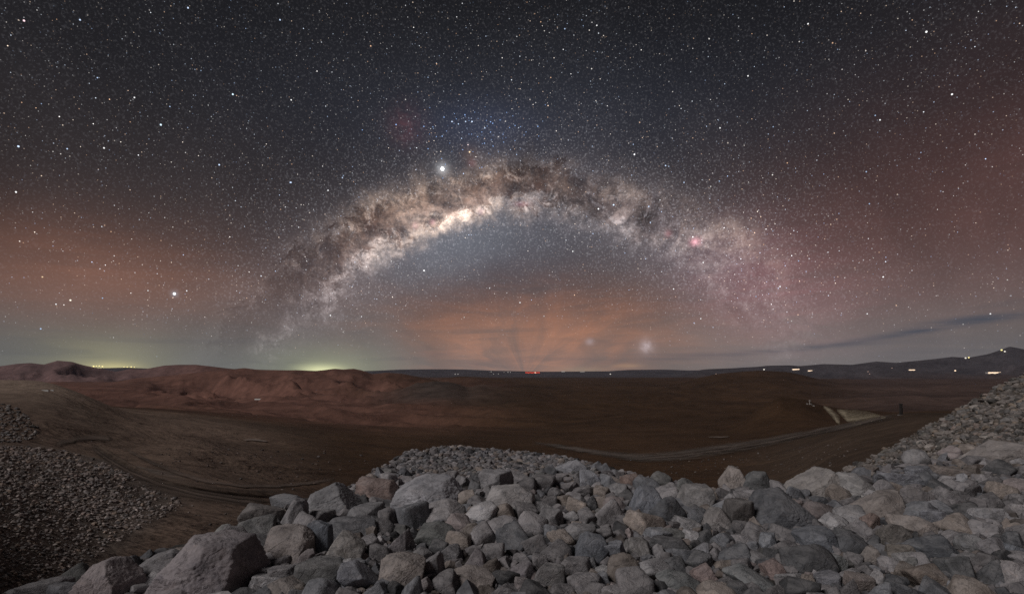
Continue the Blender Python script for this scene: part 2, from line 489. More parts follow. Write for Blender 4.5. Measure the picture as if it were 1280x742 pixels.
# ------------------------------------------------------------------ ground
KY = np.array([4, 8, 12, 18, 26, 38, 55, 80, 115, 155, 220, 350, 700, 1500, 3000, 6000, 12000, 26000], float)
ROWS = {   # metres below the eye at each distance, per photo column
    -260: [0.5, 0.8, 1.0, 1.2, 1.4, 1.6, 2.0, 2.5, 2.0, 0.8, 5, 18, 35, 50, 65, 85, 105, 120],
    0: [2.6, 3.1, 3.4, 3.75, 4.05, 4.7, 6.2, 6.8, 5.0, 1.6, 7, 20, 35, 50, 65, 85, 105, 120],
    55: [3.2, 3.6, 4.0, 4.4, 4.9, 5.6, 7.2, 8.4, 6.0, 0.2, 7, 22, 36, 50, 65, 85, 105, 120],
    110: [3.8, 4.2, 4.5, 5.0, 5.5, 6.5, 8.4, 10.2, 10.0, 6.0, 11, 22, 37, 52, 68, 86, 105, 120],
    160: [4.1, 4.5, 4.9, 5.3, 6.0, 7.4, 9.4, 11.2, 12.8, 13.0, 17, 24, 38, 54, 69, 87, 105, 120],
    213: [4.2, 4.6, 5, 5.5, 6.2, 8, 9.8, 11.6, 13.6, 16.5, 19, 25, 39, 55, 70, 88, 105, 120],
    330: [4.4, 4.8, 5.2, 5.8, 6.8, 9, 12, 15, 18.5, 21, 24, 32, 50, 70, 85, 98, 110, 122],
    450: [4.6, 5, 5.6, 6.5, 8, 10.5, 14, 18, 22, 25, 29, 38, 58, 75, 90, 100, 112, 124],
    640: [5, 5.5, 6.2, 7.5, 9.5, 13, 17, 21, 25.5, 29, 34, 42, 62, 80, 92, 102, 114, 126],
    800: [5, 5.4, 6, 7.2, 9, 12.5, 16.5, 20.5, 24, 27, 32, 42, 62, 80, 92, 102, 114, 126],
    960: [4, 4.4, 5, 6, 7.8, 10.5, 14, 18, 22, 24.5, 28, 38, 60, 78, 90, 102, 114, 126],
    1050: [3, 3.2, 3.6, 4.2, 4.9, 7, 9.5, 11.6, 14.2, 17, 20, 30, 52, 75, 90, 102, 114, 126],
    1130: [1.7, 1.8, 2.2, 2.9, 3.6, 4.1, 7.5, 9, 11, 12.5, 14.5, 26, 48, 72, 88, 102, 114, 126],
    1200: [1.7, 1.7, 1.85, 2.0, 2.0, 2.1, 6, 8, 10, 12, 16, 26, 46, 70, 88, 102, 114, 126],
    1280: [1.7, 1.7, 1.6, 1.2, 0.6, -0.4, 2.5, 6, 9, 12, 16, 26, 46, 70, 88, 102, 114, 126],
    1540: [1.6, 1.4, 1.0, 0, -1.5, -3, -1, 4, 8, 12, 16, 26, 46, 70, 88, 102, 114, 126],
}
EDGE = [(-260, 800), (0, 752), (20, 745), (50, 735), (100, 716), (150, 706), (200, 690), (250, 684), (310, 655), (345, 636), (390, 628), (440, 612), (470, 592), (505, 570), (555, 561),
        (640, 563), (700, 573), (760, 586), (820, 600), (880, 612), (940, 612), (1000, 606), (1060, 596), (1110, 584), (1160, 572), (1220, 560), (1540, 540)]

NU, NY = 560, 600
US = np.linspace((-260 - CX) / FPX, (1540 - CX) / FPX, NU)
YS = np.exp(np.linspace(math.log(3.2), math.log(26000), NY))


def smooth_axis(a, r, axis):
    k = np.exp(-0.5 * (np.arange(-3 * r, 3 * r + 1) / r) ** 2); k /= k.sum()
    pad = [(0, 0), (0, 0)]; pad[axis] = (3 * r, 3 * r)
    ap = np.pad(a, pad, mode='edge')
    return np.apply_along_axis(lambda v: np.convolve(v, k, 'valid'), axis, ap)


def build_height():
    cols = np.array(sorted(ROWS))
    tab = np.array([np.interp(np.log(YS), np.log(KY), ROWS[c]) for c in cols])       # columns x NY
    px = US * FPX + CX
    H = np.stack([np.interp(px, cols, tab[:, j]) for j in range(NY)], 1)              # NU x NY
    H = smooth_axis(H, 9, 0); H = smooth_axis(H, 8, 1)
    U, Y = np.meshgrid(US, YS, indexing='ij')
    X = U * Y
    PX = np.repeat(px[:, None], NY, 1)
    Z = -H
    # rolling relief, growing with distance
    amp = np.clip(Y / 300.0, 0, 1)
    Z += amp * (fbm(p3(X / 260, Y / 260), 5, 3) - 0.5) * np.clip(Y * 0.016, 0, 22)
    Z += (fbm(p3(X / 9, Y / 9), 4, 5) - 0.5) * np.clip(Y * 0.010, 0.05, 0.9)

    def ridge(sil, y0, front, back, rough, seed, scale, lean=0.0):
        nonlocal Z
        sx = np.array([p for p, _ in sil], float); sy = np.array([q for _, q in sil], float)
        top = (HY - np.interp(PX, sx, sy)) / FPX * y0
        inside = np.clip((PX - sx[0]) / 40 + 0.5, 0, 1) * np.clip((sx[-1] - PX) / 40 + 0.5, 0, 1)
        inside = inside * inside * (3 - 2 * inside)
        t = np.log(Y / y0)
        t = np.where(t < 0, t / front, t / back)
        g = np.exp(-t * t * 1.0)
        base = np.interp(y0, YS, Z[NU // 2]) * 0 + Z
        rise = np.clip(top - base, 0, None) * inside
        spur = fbm(p3((X + lean * Y) / scale, Y / (scale * 1.8)), 5, seed, 0.52, True)
        g2 = np.clip(g - 1.5 * rough * (1 - spur) * np.clip(1 - g, 0, 1) ** 0.4 * g ** 0.4, 0, 1)
        Z = Z + rise * g2

    # far blue ranges
    ridge([(420, 464), (470, 463), (500, 461.5), (540, 461), (580, 461.3), (620, 463), (680, 464.2), (760, 463.6), (785, 462), (830, 461.4), (860, 462.6), (900, 462)], 17000, 0.12, 0.2, 0.3, 11, 1500)
    ridge([(-260, 462), (100, 461), (130, 459.5), (160, 459), (200, 461), (300, 464)], 15000, 0.12, 0.2, 0.3, 12, 1500)
    ridge([(860, 463), (885, 461), (920, 459.5), (945, 458), (960, 456.5), (985, 456), (1000, 457), (1030, 454.5), (1065, 455.5), (1095, 451.3), (1120, 453), (1150, 450),
           (1190, 445.5), (1210, 446.5), (1235, 442), (1250, 437), (1262, 432.5), (1280, 436), (1330, 440), (1540, 445)], 11000, 0.16, 0.3, 0.45, 13, 900)
    # purple mountains on the left, red hills before them
    ridge([(-260, 455), (-100, 459), (0, 457), (20, 454), (38, 453), (55, 455), (72, 450), (90, 451.5), (105, 456), (130, 461), (145, 464), (165, 460), (180, 461), (205, 456), (222, 455), (245, 455),
           (262, 457), (285, 460), (330, 464)], 6200, 0.28, 0.25, 0.7, 14, 600, 0.3)
    ridge([(150, 474), (200, 470), (240, 466), (285, 461.5), (305, 459), (320, 461), (345, 462), (370, 462), (395, 463), (405, 462), (418, 460), (430, 461), (442, 460), (452, 462), (465, 467), (485, 465), (505, 467), (525, 471), (560, 477)],
          3000, 0.34, 0.25, 0.8, 15, 260, 0.9)
    ridge([(150, 492), (190, 484), (235, 477), (275, 474), (300, 478), (330, 476), (372, 470), (400, 474), (440, 473), (475, 479), (520, 487), (560, 492)], 2250, 0.10, 0.14, 0.8, 20, 150, 0.8)
    ridge([(60, 500), (110, 495), (160, 488), (215, 483), (250, 487), (290, 489), (340, 487), (400, 492), (470, 499)], 1500, 0.10, 0.14, 0.7, 21, 120, 0.8)
    ridge([(430, 492), (490, 483), (520, 475), (542, 473), (562, 476), (585, 484), (602, 480), (620, 483), (680, 491)], 1900, 0.22, 0.2, 0.3, 16, 160)
    ridge([(540, 474), (575, 470), (600, 471), (620, 474), (650, 478)], 4200, 0.15, 0.2, 0.4, 17, 300)
    ridge([(850, 476), (900, 466), (950, 462), (985, 464), (1010, 470), (1060, 482)], 4200, 0.30, 0.2, 0.35, 18, 500)
    ridge([(930, 520), (975, 495), (1005, 499), (1030, 508), (1060, 514), (1100, 521), (1125, 528)], 420, 0.22, 0.25, 0.22, 19, 40)
    # spurs and gullies down the flanks of the left hills and mountains
    def win(v, a, b, c, d):
        t = np.clip((v - a) / (b - a), 0, 1) * np.clip((d - v) / (d - c), 0, 1)
        return t * t * (3 - 2 * t)
    for (xa, xb, xc, xd), (ya, yb, yc, yd), A, lam, lean, seed in (((130, 240, 470, 580), (1250, 1800, 2650, 3000), 150.0, 330.0, 0.8, 61), ((-260, -200, 250, 330), (3600, 4600, 5700, 6150), 230.0, 800.0, 0.4, 62),
                                                              ((860, 980, 1500, 1540), (7000, 8600, 10400, 10900), 200.0, 1500.0, 0.2, 63), ((-100, 160, 560, 760), (500, 800, 1300, 1800), 40.0, 230.0, 0.9, 64),
                                                              ((620, 760, 1300, 1500), (500, 900, 3000, 5000), 34.0, 380.0, -0.5, 65)):
        wgt = win(PX, xa, xb, xc, xd) * win(np.log(Y), math.log(ya), math.log(yb), math.log(yc), math.log(yd))
        wx, wy = fbm(p3(X / lam, Y / lam), 3, seed + 5) - 0.5, fbm(p3(X / lam, Y / lam), 3, seed + 6) - 0.5
        sp = fbm(p3((X + lean * (Y - ya)) / lam + wx * 0.8, Y / (lam * 2.6) + wy * 0.8), 6, seed, 0.56, True)
        Z -= wgt * A * (0.95 - sp)
    # small windrows and gullies on the dirt hillside
    near = np.exp(-((np.log(Y) - np.log(60)) / 0.8) ** 2)
    Z -= near * 0.5 * fbm(p3(X / 26, Y / 60), 4, 23, 0.5, True) * np.clip((700 - PX) / 300, 0, 1)

    # the rock heap the camera stands on: level, then falling away steeply at its rim
    ex = np.array([p for p, _ in EDGE], float); ey = np.array([q for _, q in EDGE], float)
    YE = FPX * EYE / (np.interp(PX, ex, ey) - HY)
    over = np.clip(Y - YE, 0, None)
    ZP = -EYE - 0.02 * over - 0.95 * np.clip(over - 0.2, 0, None) + (fbm(p3(X / 1.3, Y / 1.3), 3, 29) - 0.5) * 0.22
    pad = ZP > Z
    Z = np.maximum(Z, ZP)
    return U, X, Y, Z, PX, pad


U_, X_, Y_, Z_, PX_, PAD_ = build_height()
PYG = HY - FPX * Z_ / Y_                   # photo row of every grid point
VIS = np.minimum.accumulate(PYG, 1)        # highest row reached so far, going outwards


def hit(px, py):
    """world points on the ground seen along photo pixels"""
    px = np.atleast_1d(np.asarray(px, float)); py = np.atleast_1d(np.asarray(py, float))
    u = (px - CX) / FPX
    fi = np.clip((u - US[0]) / (US[1] - US[0]), 0, NU - 1.001)
    i = fi.astype(int); f = fi - i
    out = np.zeros((len(px), 3))
    for k in range(len(px)):
        row = PYG[i[k]] * (1 - f[k]) + PYG[i[k] + 1] * f[k]
        vis = np.minimum.accumulate(row)
        j = int(np.searchsorted(-vis, -py[k]))
        j = min(max(j, 1), NY - 1)
        a, b = vis[j - 1], row[j]
        t = 0.0 if a == b else min(1, max(0, (a - py[k]) / (a - b)))
        yy = YS[j - 1] + (YS[j] - YS[j - 1]) * t
        zr = Z_[i[k]] * (1 - f[k]) + Z_[i[k] + 1] * f[k]
        zz = zr[j - 1] + (zr[j] - zr[j - 1]) * t
        out[k] = (u[k] * yy, yy, zz + EYE)
    return out


def height_at(x, y):
    u = x / y
    fi = np.clip((u - US[0]) / (US[1] - US[0]), 0, NU - 1.001); i = fi.astype(int); f = fi - i
    fj = np.clip((np.log(y) - math.log(YS[0])) / (math.log(YS[1]) - math.log(YS[0])), 0, NY - 1.001); j = fj.astype(int); g = fj - j
    return (Z_[i, j] * (1 - f) * (1 - g) + Z_[i + 1, j] * f * (1 - g) + Z_[i, j + 1] * (1 - f) * g + Z_[i + 1, j + 1] * f * g) + EYE


def build_ground():
    V = np.stack([X_, Y_, Z_ + EYE], -1).reshape(-1, 3)
    ii, jj = np.meshgrid(np.arange(NU - 1), np.arange(NY - 1), indexing='ij')
    a = (ii * NY + jj).ravel()
    F = np.stack([a, a + NY, a + NY + 1, a + 1], -1)
    # albedo by kind of ground
    def sm(e0, e1, v):
        t = np.clip((v - e0) / (e1 - e0), 0, 1); return t * t * (3 - 2 * t)
    L = np.log(Y_)
    c = np.zeros((NU, NY, 3))
    c[:] = (0.062, 0.034, 0.018)                                                     # dark varnished valley floor
    def blend(w, rgb):
        nonlocal c
        c = c * (1 - w[..., None]) + np.array(rgb) * w[..., None]
    nz = fbm(p3(X_ / 900, Y_ / 900), 4, 41)
    blend(sm(640, 380, PX_ + (nz - 0.5) * 260) * sm(math.log(250), math.log(1400), L), (0.165, 0.083, 0.062))   # red hills
    blend(sm(330, 120, PX_) * sm(math.log(3600), math.log(5200), L), (0.170, 0.105, 0.098))
    blend(sm(430, 230, PX_ + (nz - 0.5) * 160) * sm(math.log(500), math.log(220), L), (0.185, 0.128, 0.096))        # pale brown dirt
    blend(sm(150, 60, PX_) * sm(90, 130, Y_) * sm(260, 200, Y_), (0.290, 0.215, 0.165))                                # smooth mound
    blend(sm(700, 500, PX_) * sm(430, 560, PX_) * sm(math.log(1300), math.log(1600), L) * sm(math.log(2500), math.log(2200), L), (0.070, 0.056, 0.048))
    blend(sm(980, 1120, PX_) * sm(math.log(500), math.log(1200), L), (0.090, 0.058, 0.047))
    blend(sm(860, 1010, PX_) * sm(math.log(300), math.log(160), L), (0.072, 0.049, 0.034))
    blend(sm(1010, 1150, PX_) * sm(60, 48, Y_), (0.14, 0.12, 0.10))
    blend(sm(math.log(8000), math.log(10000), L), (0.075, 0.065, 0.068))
    st = fbm(p3(X_ / 120, Y_ / 420), 4, 43, 0.55, True)
    c *= (0.72 + 0.5 * st)[..., None]
    rub = sm(250, 190, PX_ - (PYG - 590) * 0.2 * (PYG < 632) + (PYG - 632) * 1.2 * (PYG > 632)) * sm(548, 566, PYG) * (Y_ < 60)
    blend(rub * 0.8, (0.175, 0.142, 0.120))
    blend(PAD_.astype(float), (0.075, 0.068, 0.063))  # heap soil kept dark, shade of the gaps between rocks in its colour
    # the level ground behind the camera
    base = len(V)
    back = np.array([(-400, 3.2, -0.06), (400, 3.2, -0.06), (400, -400, -0.06), (-400, -400, -0.06)], float)
    back[0, 1] = back[1, 1] = 3.19
    V = np.concatenate([V, back]); F = np.concatenate([F, [[base, base + 3, base + 2, base + 1]]])
    cc = np.concatenate([c.reshape(-1, 3), np.tile((0.12, 0.10, 0.09), (4, 1))])
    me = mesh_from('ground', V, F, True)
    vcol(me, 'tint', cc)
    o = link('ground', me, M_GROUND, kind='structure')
    o['label'] = 'dark brown desert ground with valley floor, hills and far mountains'
    return o


build_ground()


# ------------------------------------------------------------------ tracks and bare patches lying on the ground
def spline(pts, n):
    p = np.array(pts, float)
    d = np.concatenate([[0], np.cumsum(np.hypot(*np.diff(p[:, :2], axis=0).T))])
    t = np.linspace(0, d[-1], n)
    q = np.stack([np.interp(t, d, p[:, k]) for k in range(p.shape[1])], 1)
    r = max(1, n // 40)
    ker = np.exp(-0.5 * (np.arange(-3 * r, 3 * r + 1) / r) ** 2); ker /= ker.sum()
    for k in range(q.shape[1]):
        q[:, k] = np.convolve(np.pad(q[:, k], 3 * r, mode='edge'), ker, 'valid')
    return q


def ground_strip(name, pts, mat, n=120, across=7, lift=0.05, crown=0.0, label=None):
    """pts: (px, py, thickness in photo rows); a sheet draped over the ground"""
    q = spline(pts, n)
    V = []
    for k in range(across):
        s = k / (across - 1) - 0.5
        lim = np.interp(q[:, 0], [p for p, _ in EDGE], [r - 5 for _, r in EDGE])   # beyond the heap, not on it
        V.append(hit(q[:, 0], np.minimum(q[:, 1] + s * q[:, 2] * 1.6, lim + s)))
    V = np.array(V)                       # across x n x 3
    yy = V[:, :, 1]
    jump = np.where((np.abs(np.diff(np.log(yy), axis=1)) > 0.10).any(0))[0]
    if len(jump) and jump[0] > n // 3:    # stop where the ground drops out of sight behind the heap
        n = int(jump[0]); V = V[:, :n]
    # an even width on the ground: interpolate between both rims
    A, B = V[-1].copy(), V[0].copy()
    for k in range(across):
        t = k / (across - 1)
        P = A * (1 - t) + B * t
        wob = (fbm(p3(P[:, 0] / 3, P[:, 1] / 3), 3, 77) - 0.5) * 0.3
        P[:, 2] = height_at(P[:, 0], P[:, 1]) + lift + P[:, 1] * 0.0006 + crown * math.sin(math.pi * t)
        V[k] = P
    V = V.reshape(-1, 3)
    ii, jj = np.meshgrid(np.arange(across - 1), np.arange(n - 1), indexing='ij')
    a = (ii * n + jj).ravel()
    F = np.stack([a, a + 1, a + n + 1, a + n], -1)
    me = mesh_from(name, V, F)
    tt, nn = np.meshgrid(np.linspace(0, 1, across), np.linspace(0, 1, n), indexing='ij')
    cov = np.clip(1 - np.abs(tt - 0.5) * 2, 0, 1) * np.clip(np.minimum(nn, 1 - nn) * 12, 0, 1)
    vcol(me, 'cover', np.repeat(cov.reshape(-1, 1), 3, 1))
    o = link(name, me, mat, kind='structure')
    if label: o['label'] = label
    return o


M_TRACK = dirt_material('track_dirt', (0.150, 0.112, 0.090), 0.5, True)
M_TRACK_R = dirt_material('track_grey_dirt', (0.112, 0.090, 0.075), 0.4, True)
M_BERM_SHADED = dirt_material('shaded_berm_dirt', (0.105, 0.076, 0.058), 1.0, True)  # shading of the berm's side put into a darker dirt colour
M_PALE = dirt_material('pale_scree', (0.38, 0.32, 0.225), 1.0, 2.6)
M_PAN = dirt_material('pale_dust', (0.27, 0.22, 0.19), 0.1, True)

ground_strip('dirt_track', [(660, 553, 3), (700, 558, 4), (750, 567, 5), (800, 573, 8), (850, 570, 10), (900, 563, 10), (950, 555, 9), (1000, 545, 7), (1050, 535, 5.5), (1090, 526, 4.5), (1125, 519, 4)], M_TRACK_R,
             160, 7, 0.15, label='grey dirt road curving round the hillside past the pale scar')
ground_strip('dirt_track', [(70, 556, 5), (95, 549, 5), (120, 547, 5), (140, 549, 6)], M_TRACK, 60, 7, 0.06, label='short dirt track at the foot of the rubble mound')
ground_strip('dirt_track', [(110, 556, 8), (130, 572, 12), (160, 590, 14), (200, 606, 13), (245, 618, 12), (300, 627, 11), (345, 630, 10), (400, 634, 9)], M_TRACK, 90, 7, 0.06, label='dirt track bending below the rubble slope')
ground_strip('dirt_track', [(150, 558, 3), (185, 577, 4), (223, 592, 4), (257, 602, 4), (300, 608, 3), (350, 608, 3), (420, 600, 3)], M_TRACK, 90, 7, 0.06, label='narrow dirt track along the lower bench')
ground_strip('berm', [(118, 556, 3), (150, 578, 4), (190, 598, 4), (235, 610, 4), (290, 617, 4), (345, 620, 4), (400, 624, 4)], M_BERM_SHADED, 90, 7, 0.0, 0.45, label='low earth berm between the two dirt tracks')
M_RUT = dirt_material('rut_dirt', (0.085, 0.063, 0.050), 1.0, True)
for off_, lab_ in ((-2.2, 'upper wheel rut in the bending dirt track'), (2.2, 'lower wheel rut in the bending dirt track')):
    ground_strip('wheel_rut', [(112, 558 + off_, 1.2), (130, 572 + off_, 1.6), (160, 590 + off_, 1.8), (200, 606 + off_, 1.8), (245, 618 + off_, 1.6), (300, 627 + off_, 1.5), (345, 630 + off_, 1.5)], M_RUT, 90, 4, 0.09, label=lab_)
for off_, lab_ in ((-1.4, 'upper wheel rut in the grey dirt road'), (1.6, 'lower wheel rut in the grey dirt road')):
    ground_strip('wheel_rut', [(800, 573 + off_, 1.2), (850, 570 + off_, 1.4), (900, 563 + off_, 1.4), (950, 555 + off_, 1.3), (1000, 545 + off_, 1.1), (1050, 535 + off_ * 0.7, 0.9)], M_RUT, 90, 4, 0.22, label=lab_)
ground_strip('pale_scree', [(1029, 508.5, 2), (1038, 515, 6), (1046, 523, 8), (1055, 531, 6), (1058, 534, 2)], M_PALE, 50, 11, 0.12, label='narrow pale scree lobe nearest the huts on the low hill')
ground_strip('pale_scree', [(1046, 513, 2), (1057, 519, 9), (1069, 522.5, 13), (1084, 521.5, 9), (1096, 521.5, 5), (1108, 523, 2)], M_PALE, 60, 11, 0.12, label='broad pale scree lobe reaching down to the grey road')
ground_strip('dust_patch', [(304, 550.5, 1), (318, 550, 2.2), (335, 552.5, 1.2)], M_PAN, 24, 4, 0.2, label='thin pale dust patch in the valley')
ground_strip('dust_patch', [(885, 546.5, 0.8), (900, 546.5, 1.4), (912, 546, 0.8)], dirt_material('dim_dust', (0.19, 0.15, 0.125), 0.3, True), 24, 4, 0.15, label='short pale streak above the grey road')

# ------------------------------------------------------------------ rocks
_ico = {}


def ico(level):
    if level not in _ico:
        bm = bmesh.new()
        bmesh.ops.create_icosphere(bm, subdivisions=level, radius=1.0)
        v = np.array([x.co[:] for x in bm.verts]); f = np.array([[q.index for q in x.verts] for x in bm.faces])
        bm.free()
        _ico[level] = (v / np.linalg.norm(v, axis=1)[:, None], f)
    return _ico[level]


def unit(v):
    v = np.asarray(v, float)
    return v / np.linalg.norm(v, axis=-1)[..., None]


def rock_shape(seed, shape='ang', level=4, poly=None, rough=1.0):
    """verts in a unit bounding box and faces of one angular stone cut by random planes"""
    r = np.random.default_rng(seed)
    D, F = ico(level)
    if shape == 'block':
        N = [(1, 0, 0), (-1, 0, 0), (0, 1, 0), (0, -1, 0), (0, 0, 1), (0, 0, -1)] + r.normal(0, 0.24, (6, 3))
        N = np.concatenate([N, unit(r.normal(0, 1, (5, 3))) ])
        d = np.concatenate([r.uniform(0.70, 0.86, 6), r.uniform(0.90, 1.10, 5)]); p = 90
    elif shape == 'slab':
        N = np.array([(0.1, 0, 1), (0, -0.1, -1), (1, 0, 0.2), (-1, 0, 0.1), (0, -1, 0.2), (0, 1, 0)]) + r.normal(0, 0.26, (6, 3))
        N = np.concatenate([N, unit(r.normal(0, 1, (8, 3)))])
        d = np.concatenate([(0.62, 0.6, 0.85, 0.85, 0.8, 0.8), r.uniform(0.85, 1.1, 8)]); p = 90
    elif shape == 'wedge':
        N = np.array([(0.75, -0.1, 0.62), (-0.72, -0.15, 0.66), (0, -1, 0.35), (0, 1, 0.3), (0, 0, -1), (0.3, -0.6, 0.7)]) + r.normal(0, 0.22, (6, 3))
        N = np.concatenate([N, unit(r.normal(0, 1, (8, 3)))])
        d = np.concatenate([(0.62, 0.62, 0.8, 0.8, 0.6, 0.85), r.uniform(0.8, 1.1, 8)]); p = 90
    elif shape == 'round':
        N = unit(np.concatenate([r.normal(0, 1, (16, 3)), [(1, 0, 0), (-1, 0, 0), (0, 1, 0), (0, -1, 0), (0, 0, 1), (0, 0, -1)]])); d = np.concatenate([r.uniform(0.74, 1.0, 16), np.full(6, 1.0)]); p = 36
    else:
        N = unit(np.concatenate([r.normal(0, 1, (8, 3)), [(1, 0, 0), (-1, 0, 0), (0, 1, 0), (0, -1, 0), (0, 0, 1), (0, 0, -1)]])); d = np.concatenate([r.uniform(0.42, 0.85, 8), np.full(6, 1.0)]); p = 90
    N = unit(N)
    if poly is not None:               # outline of the rock as the photo shows it, anticlockwise, in a unit box
        P = np.array(poly, float) * 2 - 1
        c = P.mean(0); NN, dd = [], []
        for a, b in zip(P, np.roll(P, -1, 0)):
            e = b - a
            n = np.array([e[1], -e[0]]); ln = np.linalg.norm(n)
            if ln < 1e-6: continue
            n /= ln
            if np.dot(n, a - c) < 0: n = -n
            ty = r.uniform(-0.35, 0.15)
            n3 = np.array([n[0], ty, n[1]]); k = np.linalg.norm(n3)
            NN.append(n3 / k); dd.append(np.dot(n, a - c) / k)
        NN += [(0.25 + r.normal(0, .2), -1, 0.45), (-0.45 + r.normal(0, .2), -1, 0.1), (0.05, 1, 0.1), (r.normal(0, .3), -0.75, 0.75)]
        dd += [0.75, 0.75, 0.8, 0.78]
        extra = unit(r.normal(0, 1, (6, 3)))
        N = np.concatenate([unit(np.array(NN)), extra]); d = np.concatenate([dd, r.uniform(0.95, 1.2, 6)]); p = 100
    q = np.clip(D @ N.T, 0, None) / d
    rad = (q ** p).sum(1) ** (-1.0 / p)
    for _ in range(4 if level > 3 else 2):   # knock off corners: fresh fracture faces
        m = unit(r.normal(0, 1, 3))
        hm = ((D * rad[:, None]) @ m).max() * r.uniform(0.82, 0.95)
        dm_ = D @ m
        rad = np.where(dm_ > 1e-3, np.minimum(rad, hm / np.maximum(dm_, 1e-3)), rad)
    off = r.uniform(0, 50, 3)
    rad *= 1 + rough * (0.05 * (fbm(D * 1.7 + off, 2, seed) - 0.5) + 0.06 * (fbm(D * 4.5 + off, 3, seed + 3) - 0.5))
    if level >= 4:
        rad *= 1 - rough * 0.045 * fbm(D * 9 + off, 3, seed + 5, 0.55, True)
    if level >= 5:
        rad *= 1 + rough * 0.05 * (fbm(D * 22 + off, 3, seed + 9, 0.6) - 0.5)
    V = D * rad[:, None]
    lo, hi = V.min(0), V.max(0)
    V = (V - (lo + hi) / 2) / (hi - lo)
    return V, F


GREY, BLUE_, DARK, TAN, PINK, PALE, OLIVE, BROWN = ((0.262, 0.248, 0.250), (0.205, 0.209, 0.222), (0.128, 0.128, 0.132), (0.290, 0.250, 0.222), (0.285, 0.245, 0.238),
                                                   (0.37, 0.358, 0.360), (0.205, 0.203, 0.196), (0.200, 0.178, 0.165))
